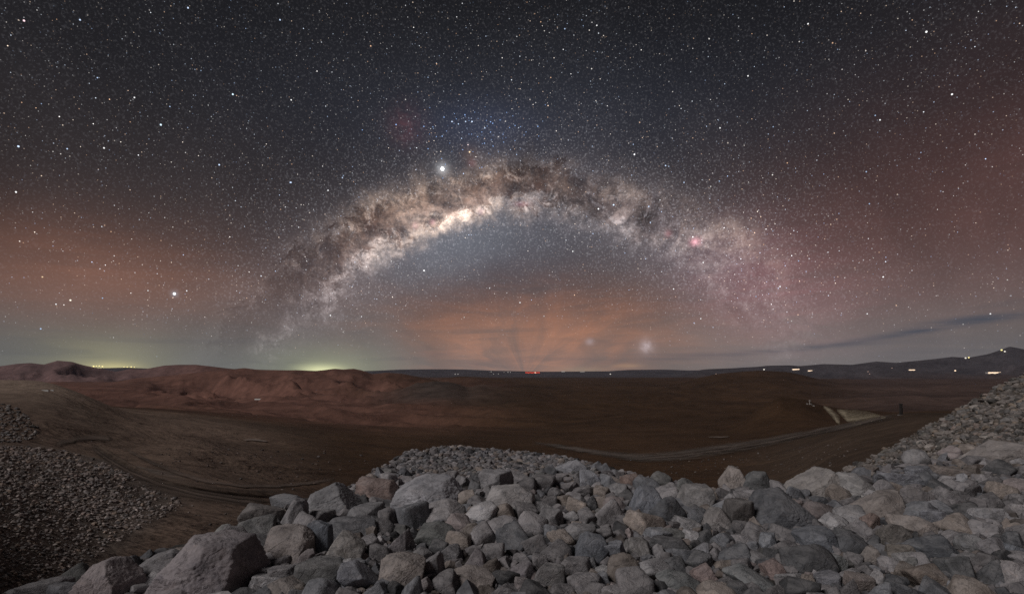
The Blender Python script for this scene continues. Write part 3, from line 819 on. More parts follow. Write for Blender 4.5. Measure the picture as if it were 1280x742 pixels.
# px, py of the centre, width and height in photo pixels, shape, colour, label, outline
H_ = [
 (258, 716, 142, 108, 'block', (0.30, 0.26, 0.265), 'huge mauve grey boulder with a dark blue patch on its flank', [(0, .1), (.02, .4), (.16, .72), (.40, .98), (.50, 1), (.68, .95), (.86, .93), (.97, .65), (1, .15), (.8, 0), (.2, 0)]),
 (134, 732, 72, 68, 'round', (0.30, 0.25, 0.245), 'smooth pinkish grey boulder left of the huge mauve boulder', [(0, .1), (.08, .55), (.3, .92), (.55, 1), (.85, .78), (1, .4), (.9, 0), (.1, 0)]),
 (192, 710, 62, 40, 'slab', GREY, 'leaning grey slab propped between two big boulders', [(0, .1), (.1, .5), (.55, .85), (.9, 1), (1, .6), (.8, 0)]),
 (58, 736, 48, 26, 'round', GREY, 'low grey rock at the foot of the rubble slope', None),
 (84, 742, 34, 30, 'block', BLUE_, 'bluish rock beside the smooth pinkish boulder', None),
 (168, 716, 20, 13, 'ang', PALE, 'small pale shard lying on the leaning slab', None),
 (414, 627, 78, 50, 'slab', (0.30, 0.295, 0.30), 'broad grey boulder with a flat light top and dark undercut face', [(0, .22), (.08, .5), (.15, .72), (.4, .92), (.55, 1), (.72, .78), (1, .3), (.78, .1), (.35, 0), (.06, .05)]),
 (358, 684, 60, 50, 'block', (0.31, 0.265, 0.24), 'squat tan block with a flat top and cracked front', [(0, .12), (.06, .9), (.3, 1), (.8, .95), (1, .75), (.93, .2), (.7, 0), (.2, 0)]),
 (362, 646, 36, 44, 'wedge', GREY, 'grey leaning rock behind the squat tan block', [(0, .1), (.3, .55), (.6, 1), (1, .9), (.95, .3), (.8, 0)]),
 (331, 643, 46, 28, 'slab', BROWN, 'reddish brown rock on the rim of the heap', None),
 (360, 626, 40, 18, 'round', (0.22, 0.22, 0.23), 'flat rounded grey rock on the rim behind the leaning rock', None),
 (320, 663, 38, 34, 'ang', OLIVE, 'greenish rock with a light top edge', None),
 (398, 677, 28, 50, 'block', (0.15, 0.17, 0.20), 'tall dark blue rock beside the squat tan block', [(0, .5), (.05, .95), (.4, 1), (.95, .9), (1, .4), (.75, 0), (.4, .05)]),
 (431, 689, 50, 46, 'ang', (0.30, 0.275, 0.25), 'faceted tan grey rock with a bright tilted face', [(0, .25), (.2, .7), (.35, 1), (.65, .95), (1, .72), (.9, .35), (.5, 0), (.1, 0)]),
 (440, 660, 66, 28, 'round', (0.19, 0.19, 0.20), 'long rounded dark grey rock below the flat topped boulder', None),
 (458, 642, 38, 28, 'round', (0.24, 0.235, 0.24), 'egg shaped grey rock beside the reddish block', None),
 (383, 703, 25, 30, 'round', PINK, 'small rounded pinkish rock in front of the tall dark blue rock', None),
 (400, 722, 56, 42, 'block', (0.18, 0.18, 0.175), 'dark grey block below the small pinkish rock', None),
 (354, 718, 38, 24, 'slab', GREY, 'flat grey rock tucked under the squat tan block', None),
 (356, 737, 42, 30, 'ang', TAN, 'tan rock on the ground under the flat grey rock', None),
 (450, 724, 44, 42, 'ang', (0.22, 0.23, 0.26), 'mottled bluish grey rock beside the dark grey block', None),
 (470, 616, 52, 36, 'block', (0.29, 0.205, 0.175), 'reddish brown block with a flat top on the far rim', [(0, .3), (.05, .9), (.4, 1), (.9, .95), (1, .6), (.85, .05), (.3, 0)]),
 (530, 622, 104, 58, 'ang', (0.37, 0.365, 0.385), 'large pale bluish outcrop with speckled broken faces', [(0, .25), (.1, .6), (.3, .85), (.5, 1), (.88, .97), (1, .7), (.95, .3), (.7, 0), (.2, 0)]),
 (556, 642, 48, 36, 'round', (0.36, 0.335, 0.33), 'pale rounded rock leaning on the large bluish outcrop', None),
 (568, 617, 26, 26, 'ang', (0.33, 0.27, 0.26), 'pinkish jagged rock set against the large bluish outcrop', None),
 (620, 605, 40, 32, 'ang', (0.31, 0.30, 0.305), 'pale grey rock at the edge of the fine gravel', None),
 (636, 627, 64, 38, 'slab', (0.40, 0.375, 0.36), 'broad pale boulder with a smooth sloping top', [(0, .2), (.1, .6), (.3, .95), (.65, 1), (.97, .92), (1, .4), (.85, .05), (.2, 0)]),
 (543, 669, 46, 28, 'wedge', (0.16, 0.17, 0.16), 'dark greenish wedge shaped rock', [(0, .45), (.15, .9), (.5, 1), (1, .65), (.9, .15), (.3, 0)]),
 (504, 681, 38, 40, 'wedge', (0.24, 0.215, 0.22), 'mauve grey pointed rock behind the large tan block', None),
 (501, 718, 58, 48, 'block', (0.30, 0.255, 0.225), 'large tan block with a flat top and square corners', [(0, .1), (.05, .92), (.3, 1), (.75, .9), (1, .75), (.9, .15), (.6, 0), (.1, 0)]),
 (590, 729, 54, 36, 'block', (0.31, 0.26, 0.23), 'tan block with a pointed right end', [(0, .1), (.03, .9), (.4, 1), (1, .75), (.85, .3), (.7, 0)]),
 (541, 710, 28, 42, 'ang', GREY, 'upright grey rock between the two tan blocks', None),
 (592, 703, 38, 32, 'wedge', (0.25, 0.22, 0.225), 'mauve rock behind the pointed tan block', None),
 (527, 734, 27, 24, 'round', PINK, 'rounded reddish rock next to the large tan block', None),
 (564, 694, 27, 25, 'round', (0.22, 0.215, 0.22), 'round grey rock behind the upright grey rock', None),
 (710, 585, 42, 21, 'slab', (0.33, 0.335, 0.36), 'pale bluish slab near the far rim', [(0, .35), (.4, .7), (.75, 1), (1, .6), (.9, .1), (.35, 0)]),
 (737, 600, 24, 27, 'ang', (0.30, 0.31, 0.34), 'light blue grey angular rock near the far rim', None),
 (787, 603, 21, 21, 'round', (0.27, 0.18, 0.145), 'rust brown round rock on the far rim', None),
 (809, 632, 42, 46, 'wedge', (0.19, 0.205, 0.235), 'large blue grey rock with a light left face and dark right face', [(0, .35), (.2, .8), (.4, 1), (.85, .95), (1, .55), (.8, .1), (.45, 0), (.1, .1)]),
 (737, 690, 42, 44, 'wedge', (0.16, 0.175, 0.20), 'dark slate blue pointed rock', [(0, .3), (.25, .85), (.45, 1), (.9, .9), (1, .5), (.6, 0), (.2, .05)]),
 (688, 649, 30, 28, 'round', (0.25, 0.24, 0.24), 'dusty grey round rock below the broad pale boulder', None),
 (798, 688, 36, 32, 'ang', (0.28, 0.265, 0.25), 'light grey rock with a slanting flat face', [(0, .3), (.3, 1), (.75, .95), (1, .25), (.8, 0), (.15, .05)]),
 (769, 693, 30, 36, 'block', (0.24, 0.255, 0.285), 'pale bluish rock beside the slate blue rock', None),
 (755, 714, 22, 15, 'ang', (0.42, 0.41, 0.40), 'small bright angular stone below the slate blue rock', None),
 (654, 716, 29, 29, 'round', (0.25, 0.225, 0.235), 'mauve grey round rock beside the small pink stone', None),
 (685, 721, 36, 34, 'ang', (0.22, 0.21, 0.205), 'brownish grey lumpy rock', None),
 (657, 734, 26, 22, 'block', PINK, 'pink stone under the mauve round rock', None),
 (721, 668, 40, 28, 'round', (0.27, 0.26, 0.26), 'dusty pale rock just behind the slate blue rock', None),
 (871, 625, 40, 36, 'block', (0.28, 0.265, 0.255), 'light grey cube shaped rock', [(0, .3), (.2, .9), (.45, 1), (.9, 1), (1, .5), (.9, 0), (.1, .05)]),
 (898, 653, 33, 36, 'wedge', (0.29, 0.265, 0.25), 'tan grey triangular rock with a sharp lower corner', [(0, .45), (.3, .95), (.6, 1), (.95, .65), (1, 0), (.6, .1)]),
 (916, 600, 28, 34, 'wedge', (0.34, 0.29, 0.255), 'upright pale tan rock standing on the rim', [(0, .1), (.15, .6), (.45, 1), (.75, .95), (1, .4), (.85, 0)]),
 (946, 604, 34, 30, 'round', (0.15, 0.155, 0.155), 'dark round rock beside the upright pale tan rock', None),
 (978, 642, 88, 62, 'wedge', (0.135, 0.14, 0.152), 'big dark grey boulder with a broad peaked top', [(0, .25), (.15, .7), (.35, .95), (.55, 1), (.8, .75), (1, .4), (.9, .12), (.5, .02), (.1, 0)]),
 (926, 645, 32, 42, 'ang', (0.17, 0.155, 0.145), 'brown rock leaning against the big dark boulder', None),
 (883, 721, 31, 31, 'block', (0.33, 0.24, 0.22), 'pink block tilted towards the long pale slab', [(0, .6), (.1, .95), (.55, 1), (1, .3), (.85, .05), (.3, 0)]),
 (971, 715, 31, 31, 'block', (0.33, 0.235, 0.21), 'orange pink block below the big dark boulder', [(0, .85), (.35, 1), (.6, .9), (1, .3), (.8, 0), (.25, .1)]),
 (856, 731, 64, 30, 'slab', (0.24, 0.255, 0.25), 'long pale greenish slab lying beside the pink block', [(0, .8), (.2, 1), (.6, .75), (1, .2), (.8, 0), (.2, .3)]),
 (945, 727, 66, 34, 'slab', (0.22, 0.235, 0.235), 'long greenish grey slab lying beside the orange pink block', [(0, .8), (.15, 1), (.6, .7), (1, .25), (.8, 0), (.25, .3)]),
 (960, 681, 22, 27, 'ang', (0.28, 0.30, 0.33), 'pale blue rock under the big dark boulder', None),
 (872, 690, 22, 26, 'ang', (0.25, 0.25, 0.265), 'blue grey upright stone below the triangular rock', None),
 (837, 682, 46, 22, 'round', DARK, 'long dark rock below the light left faced rock', None),
 (1019, 607, 62, 44, 'wedge', (0.32, 0.29, 0.265), 'light tan wedge shaped boulder with a pointed top', [(0, .35), (.3, .6), (.6, .85), (.75, 1), (.85, .85), (1, .3), (.9, 0), (.3, .05)]),
 (1072, 610, 50, 36, 'slab', (0.36, 0.345, 0.33), 'pale angular rock beside the pointed tan boulder', [(0, .6), (.1, 1), (.5, .95), (1, .55), (.75, .2), (.4, 0), (.15, .15)]),
 (1101, 635, 56, 42, 'slab', (0.30, 0.255, 0.225), 'tan slab sloping down to the left', [(0, .3), (.25, .7), (.6, .95), (1, 1), (.95, .5), (.6, 0), (.2, 0)]),
 (1022, 678, 50, 34, 'slab', (0.175, 0.19, 0.215), 'flat dark blue slab in front of the big dark boulder', [(0, .9), (.4, 1), (.9, .95), (1, .45), (.85, 0), (.1, .3)]),
 (1086, 653, 21, 26, 'round', (0.30, 0.21, 0.175), 'small rusty pink rock under the tan slab', None),
 (1044, 707, 20, 32, 'ang', (0.29, 0.305, 0.295), 'pale greenish upright stone below the flat dark blue slab', None),
 (1086, 697, 28, 28, 'ang', TAN, 'tan grey stone surrounded by pebbles', None),
 (1074, 732, 30, 28, 'block', (0.30, 0.245, 0.215), 'tan stone beside the pale wedge', None),
 (1099, 727, 24, 30, 'wedge', (0.38, 0.36, 0.355), 'pale wedge shaped stone', None),
 (1114, 671, 34, 38, 'slab', (0.19, 0.17, 0.15), 'dark tan rock with a light top corner', None),
 (1031, 726, 30, 24, 'block', (0.25, 0.25, 0.275), 'bluish stone beside the pale greenish upright stone', None),
 (1140, 661, 42, 32, 'ang', (0.33, 0.28, 0.245), 'light rock with an orange stained face', None),
 (1169, 654, 28, 34, 'ang', (0.24, 0.245, 0.27), 'bluish rock joined to the orange stained rock', None),
 (1169, 689, 54, 34, 'slab', (0.14, 0.15, 0.165), 'broad dark slab below the orange stained rock', [(0, .75), (.5, .9), (.85, 1), (1, .5), (.7, 0), (.15, .1)]),
 (1122, 691, 36, 26, 'block', (0.23, 0.20, 0.165), 'olive brown block beside the broad dark slab', None),
 (1152, 724, 42, 36, 'block', (0.26, 0.205, 0.165), 'brown rounded block between dark rocks', None),
 (1202, 716, 42, 42, 'ang', (0.13, 0.135, 0.138), 'dark angular rock beside the brown rounded block', None),
 (1272, 722, 40, 40, 'block', (0.38, 0.345, 0.335), 'pale pinkish white block', [(0, .3), (.1, .9), (.35, 1), (1, .8), (1, .1), (.6, 0), (.15, .05)]),
 (1262, 666, 27, 28, 'wedge', (0.29, 0.24, 0.205), 'tan pointed rock below the pale flat rock', None),
 (1278, 642, 26, 28, 'block', (0.35, 0.325, 0.32), 'pale square rock beside the pale flat rock', None),
 (1216, 684, 30, 28, 'slab', (0.25, 0.25, 0.25), 'grey flat stone behind the dark angular rock', None),
 (1243, 687, 32, 30, 'ang', (0.26, 0.245, 0.25), 'grey lumpy stone behind the pale pinkish white block', None),
 (1270, 689, 30, 22, 'slab', (0.21, 0.23, 0.26), 'bluish slab on top of the pale pinkish white block', None),
 (1233, 644, 42, 24, 'slab', (0.33, 0.32, 0.325), 'pale flat rock with a sloping top', None),
 (1147, 625, 40, 34, 'slab', (0.22, 0.20, 0.195), 'shaded slab overhanging a dark hollow', None),
 (1132, 699, 24, 18, 'ang', (0.33, 0.32, 0.31), 'small pale stone under the olive brown block', None),
 (1122, 600, 60, 26, 'slab', (0.27, 0.28, 0.31), 'bluish jagged slab at the foot of the right rubble slope', None),
 (1150, 592, 36, 18, 'ang', (0.25, 0.26, 0.29), 'blue grey shard on the jagged slab', None),
 (1248, 570, 78, 40, 'round', (0.31, 0.27, 0.245), 'big smooth tan boulder resting on the rubble slope', [(0, .15), (.12, .45), (.4, .8), (.7, 1), (1, .95), (1, .1), (.5, 0)]),
 (1201, 601, 17, 20, 'ang', (0.33, 0.33, 0.345), 'small pale upright stone in front of the big smooth tan boulder', None),
 (1186, 590, 40, 18, 'slab', (0.26, 0.215, 0.185), 'low tan slab left of the big smooth tan boulder', None),
]


ex = np.array([p for p, _ in EDGE], float); ey = np.array([q for _, q in EDGE], float)


def rim(px):
    return np.interp(px, ex, ey)


PAD_BOX = []                                # px, py, half size of rocks already set, for spacing


def set_depth(px, py, hpx, sink=0.18):
    """a rock whose middle shows at px,py and whose foot is pressed into the ground"""
    g = hit([px], [min(py + hpx * (0.5 - sink), 900)])[0]
    Y = min(g[1], 1.02 * FPX * EYE / (rim(px) - HY)) if px < 1060 else g[1]   # stays on the heap, never past its rim
    # the visible foot is the front; the middle is half a depth further back
    Y2 = Y + 0.35 * hpx / FPX * Y
    return np.array([(px - CX) / FPX * Y2, Y2, (HY - py) / FPX * Y2 + EYE])


for k, (px, py, w, h, shp, colr, label, poly) in enumerate(H_):
    c = set_depth(px, py, h)
    kk = 1.12 - 0.24 * min(1.0, max(0.0, (w - 40) / 80.0))
    sw, sh = w / FPX * c[1] * kk, h / FPX * c[1] * (kk + 0.04)
    lvl = 6 if w * h > 2600 else 5
    V, F = rock_shape(100 + k, shp, lvl, poly)
    dep = min(sw, sh * 1.6) * 0.95
    me = mesh_from('boulder' if w * h > 1500 else 'rock', V, F)
    o = link('boulder' if w * h > 1500 else 'rock', me, M_ROCK, label=label, cat='boulder' if w * h > 1500 else 'rock', group='rocks of the foreground heap')
    o.location = (c[0], c[1], c[2] - sh * 0.05)
    o.scale = (sw, dep, sh)
    lum = sum(colr) / 3
    o.color = (*[0.70 * v + 0.30 * lum * t for v, t in zip(colr, (1.01, 0.985, 1.01))], 1)
    PAD_BOX.append((px, py, w * 0.5, h * 0.5))

# ---- the other rocks of the heap: largest as single objects, the rest as one mass
protos = []
for k in range(36):
    shp = ('ang', 'block', 'ang', 'slab', 'wedge', 'round')[k % 6]
    V, F = rock_shape(500 + k, shp, 4)
    me = mesh_from('rock', V, F); me.materials.append(M_ROCK)
    protos.append(me)

FILL = []
grid = {}


def near_ok(px, py, r, pack):
    cx_, cy_ = int(px // 40), int(py // 40)
    for a in range(cx_ - 2, cx_ + 3):
        for b in range(cy_ - 2, cy_ + 3):
            for (qx, qy, rw, rh) in grid.get((a, b), ()):
                if ((px - qx) / (pack * (rw + r))) ** 2 + ((py - qy) / (pack * (rh + r * 0.8))) ** 2 < 1: return False
    return True


def put(px, py, rw, rh):
    grid.setdefault((int(px // 40), int(py // 40)), []).append((px, py, rw, rh))


for b in PAD_BOX:
    # large rocks fill several cells
    n = max(1, int(max(b[2], b[3]) // 22))
    put(b[0], b[1], b[2] * 0.72, b[3] * 0.72)
    for sx in range(-n, n + 1):
        if sx: put(b[0] + sx * b[2] * 0.6 / n, b[1], b[2] * 0.3, b[3] * 0.55)

for rad, tries, pack in ((17, 1500, 0.82), (13, 4000, 0.78), (10, 7000, 0.74), (7.5, 14000, 0.70), (5.5, 24000, 0.68), (3.8, 34000, 0.62), (2.6, 30000, 0.62)):
    for _ in range(tries):
        px = random.uniform(-70, 1350); py = random.uniform(558, 790)
        e = rim(px)
        if py < e + rad * 0.2: continue
        near = (py - e)
        fine = math.exp(-((px - 590) / 130) ** 4) * max(0, 1 - (py - 556) / 50)          # the fine gravel on the far rim
        if rad > 3.9 and random.random() < fine * 4: continue
        if rad > 9 and py < 600 and px < 1000: continue
        if rad > 12 and (py < 640): continue
        if px < 190 and rad < 7 and random.random() < 0.3: continue
        r = rad * random.uniform(0.85, 1.2)
        if near_ok(px, py, r, pack):
            put(px, py, r, r * 0.8)
            FILL.append((px, py, r))
_fy = hit([f[0] for f in FILL], [f[1] + f[2] * 0.6 for f in FILL])[:, 1]
FILL = [f for f, y_ in zip(FILL, _fy) if y_ < 15.5]
FILL.sort(key=lambda t: -t[2])
COLS = [(GREY, 'grey'), (BLUE_, 'blue grey'), (DARK, 'dark'), (TAN, 'tan'), (PINK, 'pinkish'), (PALE, 'pale'), (OLIVE, 'olive grey'), (BROWN, 'brown')]
WT = [0.38, 0.18, 0.15, 0.12, 0.03, 0.09, 0.03, 0.02]


def zone(px, py):
    if px < 480: return 'wedged among the boulders around the squat tan block'
    if px < 660: return 'in the dusty part of the heap below the pale outcrop'
    if px < 880: return 'in the loose heap around the slate blue pointed rock'
    if px < 1110: return 'in the loose heap around the big dark boulder'
    return 'in the jumble around the broad dark slab under the rubble slope'


single = [f for f in FILL if -20 < f[0] < 1300 and f[1] < 752][:205]
ids = set(map(id, single))
for (px, py, r) in single:
    ci = rng.choice(len(COLS), p=WT)
    colr, cn = COLS[ci]
    w, h = 2 * r * random.uniform(0.95, 1.6), 2 * r * random.uniform(0.8, 1.25)
    c = set_depth(px, py, h, 0.3)
    s = 1.0 / FPX * c[1]
    pk = int(rng.integers(len(protos)))
    o = link('rock', protos[pk], None)
    z_ = zone(px, py)
    cn = ('angular ', 'blocky ', 'angular ', 'flat ', 'pointed ', 'rounded ')[pk % 6] + cn
    o['label'] = f'{cn} stone {z_}'; o['category'] = 'rock'; o['group'] = f'{cn} stones {z_}'
    o.location = (c[0], c[1], c[2])
    o.rotation_euler = (random.uniform(-0.6, 0.6), random.uniform(-0.5, 0.5), random.uniform(0, 6.28))
    mean = (w + h) / 2
    o.scale = (w * s * 1.12, random.uniform(w, mean) * s * 1.12, h * s * 1.15)
    j = random.uniform(0.62, 1.30)
    o.color = (colr[0] * j, colr[1] * j, colr[2] * j, 1)


def euler_mats(n):
    a = rng.normal(0, 1, (n, 4)); a /= np.linalg.norm(a, axis=1)[:, None]
    w, x, y, z = a.T
    return np.stack([1 - 2 * (y * y + z * z), 2 * (x * y - z * w), 2 * (x * z + y * w), 2 * (x * y + z * w), 1 - 2 * (x * x + z * z), 2 * (y * z - x * w), 2 * (x * z - y * w), 2 * (y * z + x * w), 1 - 2 * (x * x + y * y)], 1).reshape(n, 3, 3)


LOWP = {}


def stone_mass(name, pos, size, label, cat, tone, level=2, flat=0.75, smooth=False, tiny=None):
    """one mesh of many small angular stones at world points"""
    if level not in LOWP: LOWP[level] = [rock_shape(900 + k, ('ang', 'block', 'wedge', 'slab')[k % 4], level, rough=1.3) for k in range(14)]
    pr = LOWP[level]
    n = len(pos)
    if tiny is not None and 1 not in LOWP: LOWP[1] = [rock_shape(950 + k, ('ang', 'block', 'wedge', 'slab')[k % 4], 1, rough=1.0) for k in range(14)]
    R = euler_mats(n)
    which = rng.integers(0, len(pr), n)
    Vs, Fs, Cs, base = [], [], [], 0
    pal = np.array([c for c, _ in COLS]); pidx = rng.choice(len(COLS), n, p=WT)
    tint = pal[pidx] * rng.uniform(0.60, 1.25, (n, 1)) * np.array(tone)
    for k in range(n):
        V, F = (LOWP[1] if tiny is not None and tiny[k] else pr)[which[k]]
        s = size[k] * np.array([rng.uniform(0.85, 1.35), rng.uniform(0.8, 1.2), rng.uniform(0.7, 1.0)])
        W = (V * s) @ R[k].T
        W[:, 2] *= flat
        Vs.append(W + pos[k]); Fs.append(F + base); base += len(V)
        Cs.append(np.repeat(tint[k:k + 1], len(V), 0))
    me = mesh_from(name, np.concatenate(Vs), np.concatenate(Fs), smooth)
    vcol(me, 'tint', np.concatenate(Cs))
    return link(name, me, M_RUBBLE, label=label, cat=cat, kind='stuff')


rest = [f for f in FILL if id(f) not in ids]
pos, size = [], []
for (px, py, r) in rest:
    c = set_depth(px, py, 2 * r * 0.85, 0.32)
    pos.append(c); size.append(2 * r * 1.28 / FPX * c[1])
big = [k for k in range(len(rest)) if rest[k][2] > 6]
sml = [k for k in range(len(rest)) if rest[k][2] <= 6]
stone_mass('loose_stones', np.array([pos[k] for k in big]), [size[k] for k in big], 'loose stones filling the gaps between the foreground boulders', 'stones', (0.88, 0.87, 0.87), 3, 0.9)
stone_mass('pebbles', np.array([pos[k] for k in sml]), [size[k] for k in sml], 'small broken pebbles in the gaps of the heap', 'pebbles', (0.72, 0.70, 0.70), 2, 0.9)  # tone lowered to put the shade of the gaps into the pebble colour


def in_poly(px, py, poly):
    c = False
    for (x1, y1), (x2, y2) in zip(poly, poly[1:] + poly[:1]):
        if (y1 > py) != (y2 > py) and px < (x2 - x1) * (py - y1) / (y2 - y1) + x1: c = not c
    return c


def scatter(name, poly, count, rpx, label, tone, keep=None, level=2, bury=0.25, pw=1.0, far=1e9):
    xs = [p for p, _ in poly]; ys = [q for _, q in poly]
    P, S = [], []
    while len(P) < count:
        px, py = random.uniform(min(xs), max(xs)), random.uniform(min(ys), max(ys))
        if not in_poly(px, py, poly): continue
        if keep and random.random() > keep(px, py): continue
        P.append((px, py)); S.append(rpx[0] + (rpx[1] - rpx[0]) * random.random() ** pw)
    P = np.array(P)
    W = hit(P[:, 0], P[:, 1])
    ok = W[:, 1] < far                     # nothing beyond the crest it lies on
    W, S = W[ok], np.array(S)[ok]
    tiny = np.array(S) < 3.4
    S = np.array(S) / FPX * W[:, 1]
    W[:, 2] += S * (0.5 - bury) * 0.5
    stone_mass(name, W, S, label, name.replace('_', ' ').split()[-1], tone, level, tiny=tiny)


scatter('rim_gravel', [(430, 618), (445, 600), (475, 580), (505, 566), (555, 558), (640, 560), (705, 572), (745, 582), (790, 592), (760, 606), (690, 600), (600, 604), (520, 600), (470, 612)], 4200, (2.6, 9.5),
        'fine grey gravel covering the far rim of the heap', (0.95, 0.93, 0.92), pw=2.5, far=15.0)
scatter('slope_rubble', [(1040, 592), (1075, 575), (1110, 556), (1140, 539), (1170, 522), (1200, 503), (1240, 481), (1290, 452), (1400, 440), (1400, 600), (1120, 600)], 9500, (2.0, 11.0),
        'grey brown rubble covering the steep slope beside the big smooth tan boulder', (0.85, 0.79, 0.71), pw=4.0, far=52.0)
scatter('mound_rubble', [(-110, 560), (0, 556), (40, 560), (85, 563), (130, 578), (175, 600), (235, 632), (200, 648), (160, 668), (130, 690), (90, 715), (40, 740), (-110, 790)], 17000, (0.9, 6.5),
        'brownish rubble spilled down the slope below the mound', (1.12, 0.98, 0.88), keep=lambda px, py: (1.0 if abs(py - (600 + (px - 60) * 0.25)) < 38 else 0.5) * min(1.0, max(0.05, (235 - px + max(0, 632 - py) * -0.9 - max(0, py - 632) * 1.1) / 90 + 0.15)) * (0.35 + 1.2 * float(vnoise(np.array([px / 22, py / 14, 0.5]), 3))), pw=4.5)
scatter('bank_rubble', [(-110, 498), (0, 503), (20, 510), (42, 526), (52, 544), (30, 552), (-110, 560)], 1300, (2.2, 6.0), 'dark rubble bank on the flank of the smooth mound', (0.80, 0.74, 0.68), pw=3.0)
scatter('scattered_stones', [(200, 560), (420, 560), (470, 575), (400, 605), (300, 650), (230, 670), (200, 610)], 420, (0.7, 4.2), 'stones scattered on the brown dirt hillside', (0.55, 0.45, 0.39), pw=4.0)
scatter('track_stones', [(800, 580), (900, 570), (1020, 555), (1090, 548), (1040, 585), (960, 592), (860, 598)], 420, (0.7, 3.4), 'stones scattered on the slope below the grey road', (0.55, 0.46, 0.40), pw=6.0)


# ------------------------------------------------------------------ far buildings, lamps and posts
M_WALL = dirt_material('pale_wall', (0.62, 0.58, 0.54), 0.2)
M_ROOF = dirt_material('roof_sheet', (0.30, 0.28, 0.27), 0.2)
M_STEEL = dirt_material('dark_steel', (0.055, 0.048, 0.045), 2.0)
M_CONC = dirt_material('grey_concrete', (0.22, 0.20, 0.19), 2.0)
G_WARM = glow_material('warm_lamp_glow', (1.0, 0.74, 0.52), 1.4)
G_WHITE = glow_material('white_lamp_glow', (1.0, 0.93, 0.82), 1.0)
G_FAINT = glow_material('faint_lamp_glow', (1.0, 0.93, 0.85), 0.45)
G_YEL = glow_material('yellow_lamp_glow', (1.0, 0.85, 0.35), 1.4)
G_RED = glow_material('red_lamp_glow', (1.0, 0.10, 0.05), 1.0)
G_DIM = glow_material('dim_lamp_glow', (0.9, 0.6, 0.5), 0.35)


def root(name, label, cat, loc, group=None):
    o = bpy.data.objects.new(name, None)
    COL.objects.link(o)
    o.location = loc
    o['label'] = label; o['category'] = cat
    if group: o['group'] = group
    return o


def far_point(px, py):
    return hit([px], [py])[0]


def lit_compound(px, py, wpx, hpx, glow, label, lamps=3, name='lit_compound', cat='building'):
    """long low building with a lit front, seen over a great distance"""
    p = far_point(px, py)
    s = p[1] / FPX
    w, h = wpx * s, hpx * s * 0.8
    r = root(name, label, cat, p)
    link('wall', bxm('wall', [(-w / 2, w / 2, 0, w * 0.2, -h, h * 0.95)]), M_WALL, r)
    link('lit_front', bxm('lit_front', [(-w / 2 * 0.97, w / 2 * 0.97, -0.03 * h, -0.005 * h, -h * 0.1, h * 0.9)]), glow, r)
    link('roof', bxm('roof', [(-w / 2 * 1.02, w / 2 * 1.02, -0.12 * h, w * 0.21, h * 0.95, h * 1.08)]), M_ROOF, r)
    for k in range(lamps):
        x = (k + 0.5) / lamps * w - w / 2
        link('lamp', bxm('lamp', [(x - h * .18, x + h * .18, -0.4 * h, -0.2 * h, h * 0.8, h * 1.0)]), glow, r)
    return r


def lamp_mast(px, py, rpx, glow, label, group=None, name='lamp_mast'):
    p = far_point(px, py + rpx * 1.2)
    s = p[1] / FPX
    r_ = rpx * s * 0.72
    r = root(name, label, 'lamp', p, group)
    zt = (HY - py) * s + EYE - p[2]
    zt = max(zt, r_ * 1.2)
    link('post', bxm('post', [(-r_ * .12, r_ * .12, -r_ * .12, r_ * .12, -r_, zt)]), M_STEEL, r)
    V, F = ico(2)
    link('lamp_head', mesh_from('lamp_head', V * np.array([r_, r_ * 0.7, r_ * 0.8]) + np.array([0, 0, zt]), F), glow, r)
    return r


lit_compound(995, 462, 9, 1.6, G_WARM, 'long lit compound on the plain with a small red light')
lit_compound(1013, 463.6, 6, 1.3, G_WARM, 'shorter lit compound beside the long one on the plain', 2)
lit_compound(1140, 462.6, 8, 1.3, G_WARM, 'lit compound under the blue mountain slope', 2)
lit_compound(1245, 466.5, 20, 2.2, G_WARM, 'longest lit compound at the foot of the peak', 6)
lit_compound(704, 464.5, 4.5, 0.9, G_FAINT, 'white lit building on the horizon beside the red lights', 2)
lit_compound(728, 464.6, 6, 0.6, G_FAINT, 'faint lit building on the horizon', 2)
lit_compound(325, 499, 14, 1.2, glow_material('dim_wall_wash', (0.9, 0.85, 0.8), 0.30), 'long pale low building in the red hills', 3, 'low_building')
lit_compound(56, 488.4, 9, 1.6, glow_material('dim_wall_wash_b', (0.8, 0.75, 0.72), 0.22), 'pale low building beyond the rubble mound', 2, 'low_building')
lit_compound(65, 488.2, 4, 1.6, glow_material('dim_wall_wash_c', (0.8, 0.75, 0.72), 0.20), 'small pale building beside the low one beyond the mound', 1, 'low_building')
for px, py, r, g, lab in ((955, 461.5, 1.3, G_WHITE, 'single white lamp where the blue range begins'), (1085, 464.2, 1.1, G_DIM, 'faint pink lamp on the right plain'), (1087, 467.2, 1.0, G_DIM, 'lower faint pink lamp on the right plain'),
                          (1115, 459.8, 1.0, G_DIM, 'dim lamp on the lower mountain flank'), (1194, 463, 1.5, G_WARM, 'orange lamp between two lit compounds'), (1207, 447.2, 1.5, G_WHITE, 'white lamp on the mountain saddle'),
                          (1211, 446.6, 1.4, G_YEL, 'yellowish lamp beside the white one on the saddle'), (1252, 437.2, 1.6, G_YEL, 'greenish yellow lamp just under the peak'), (1256, 439, 1.5, G_WHITE, 'white lamp below the peak'),
                          (763, 467.2, 1.0, G_WHITE, 'single white lamp on the dark plain'), (895, 467, 0.9, G_DIM, 'very dim lamp on the brown rise'),
                          (569, 467.4, 0.9, G_FAINT, 'left lamp of a close pair on the plain'), (572.5, 467.2, 0.9, G_FAINT, 'right lamp of a close pair on the plain')):
    lamp_mast(px, py, r, g, lab)
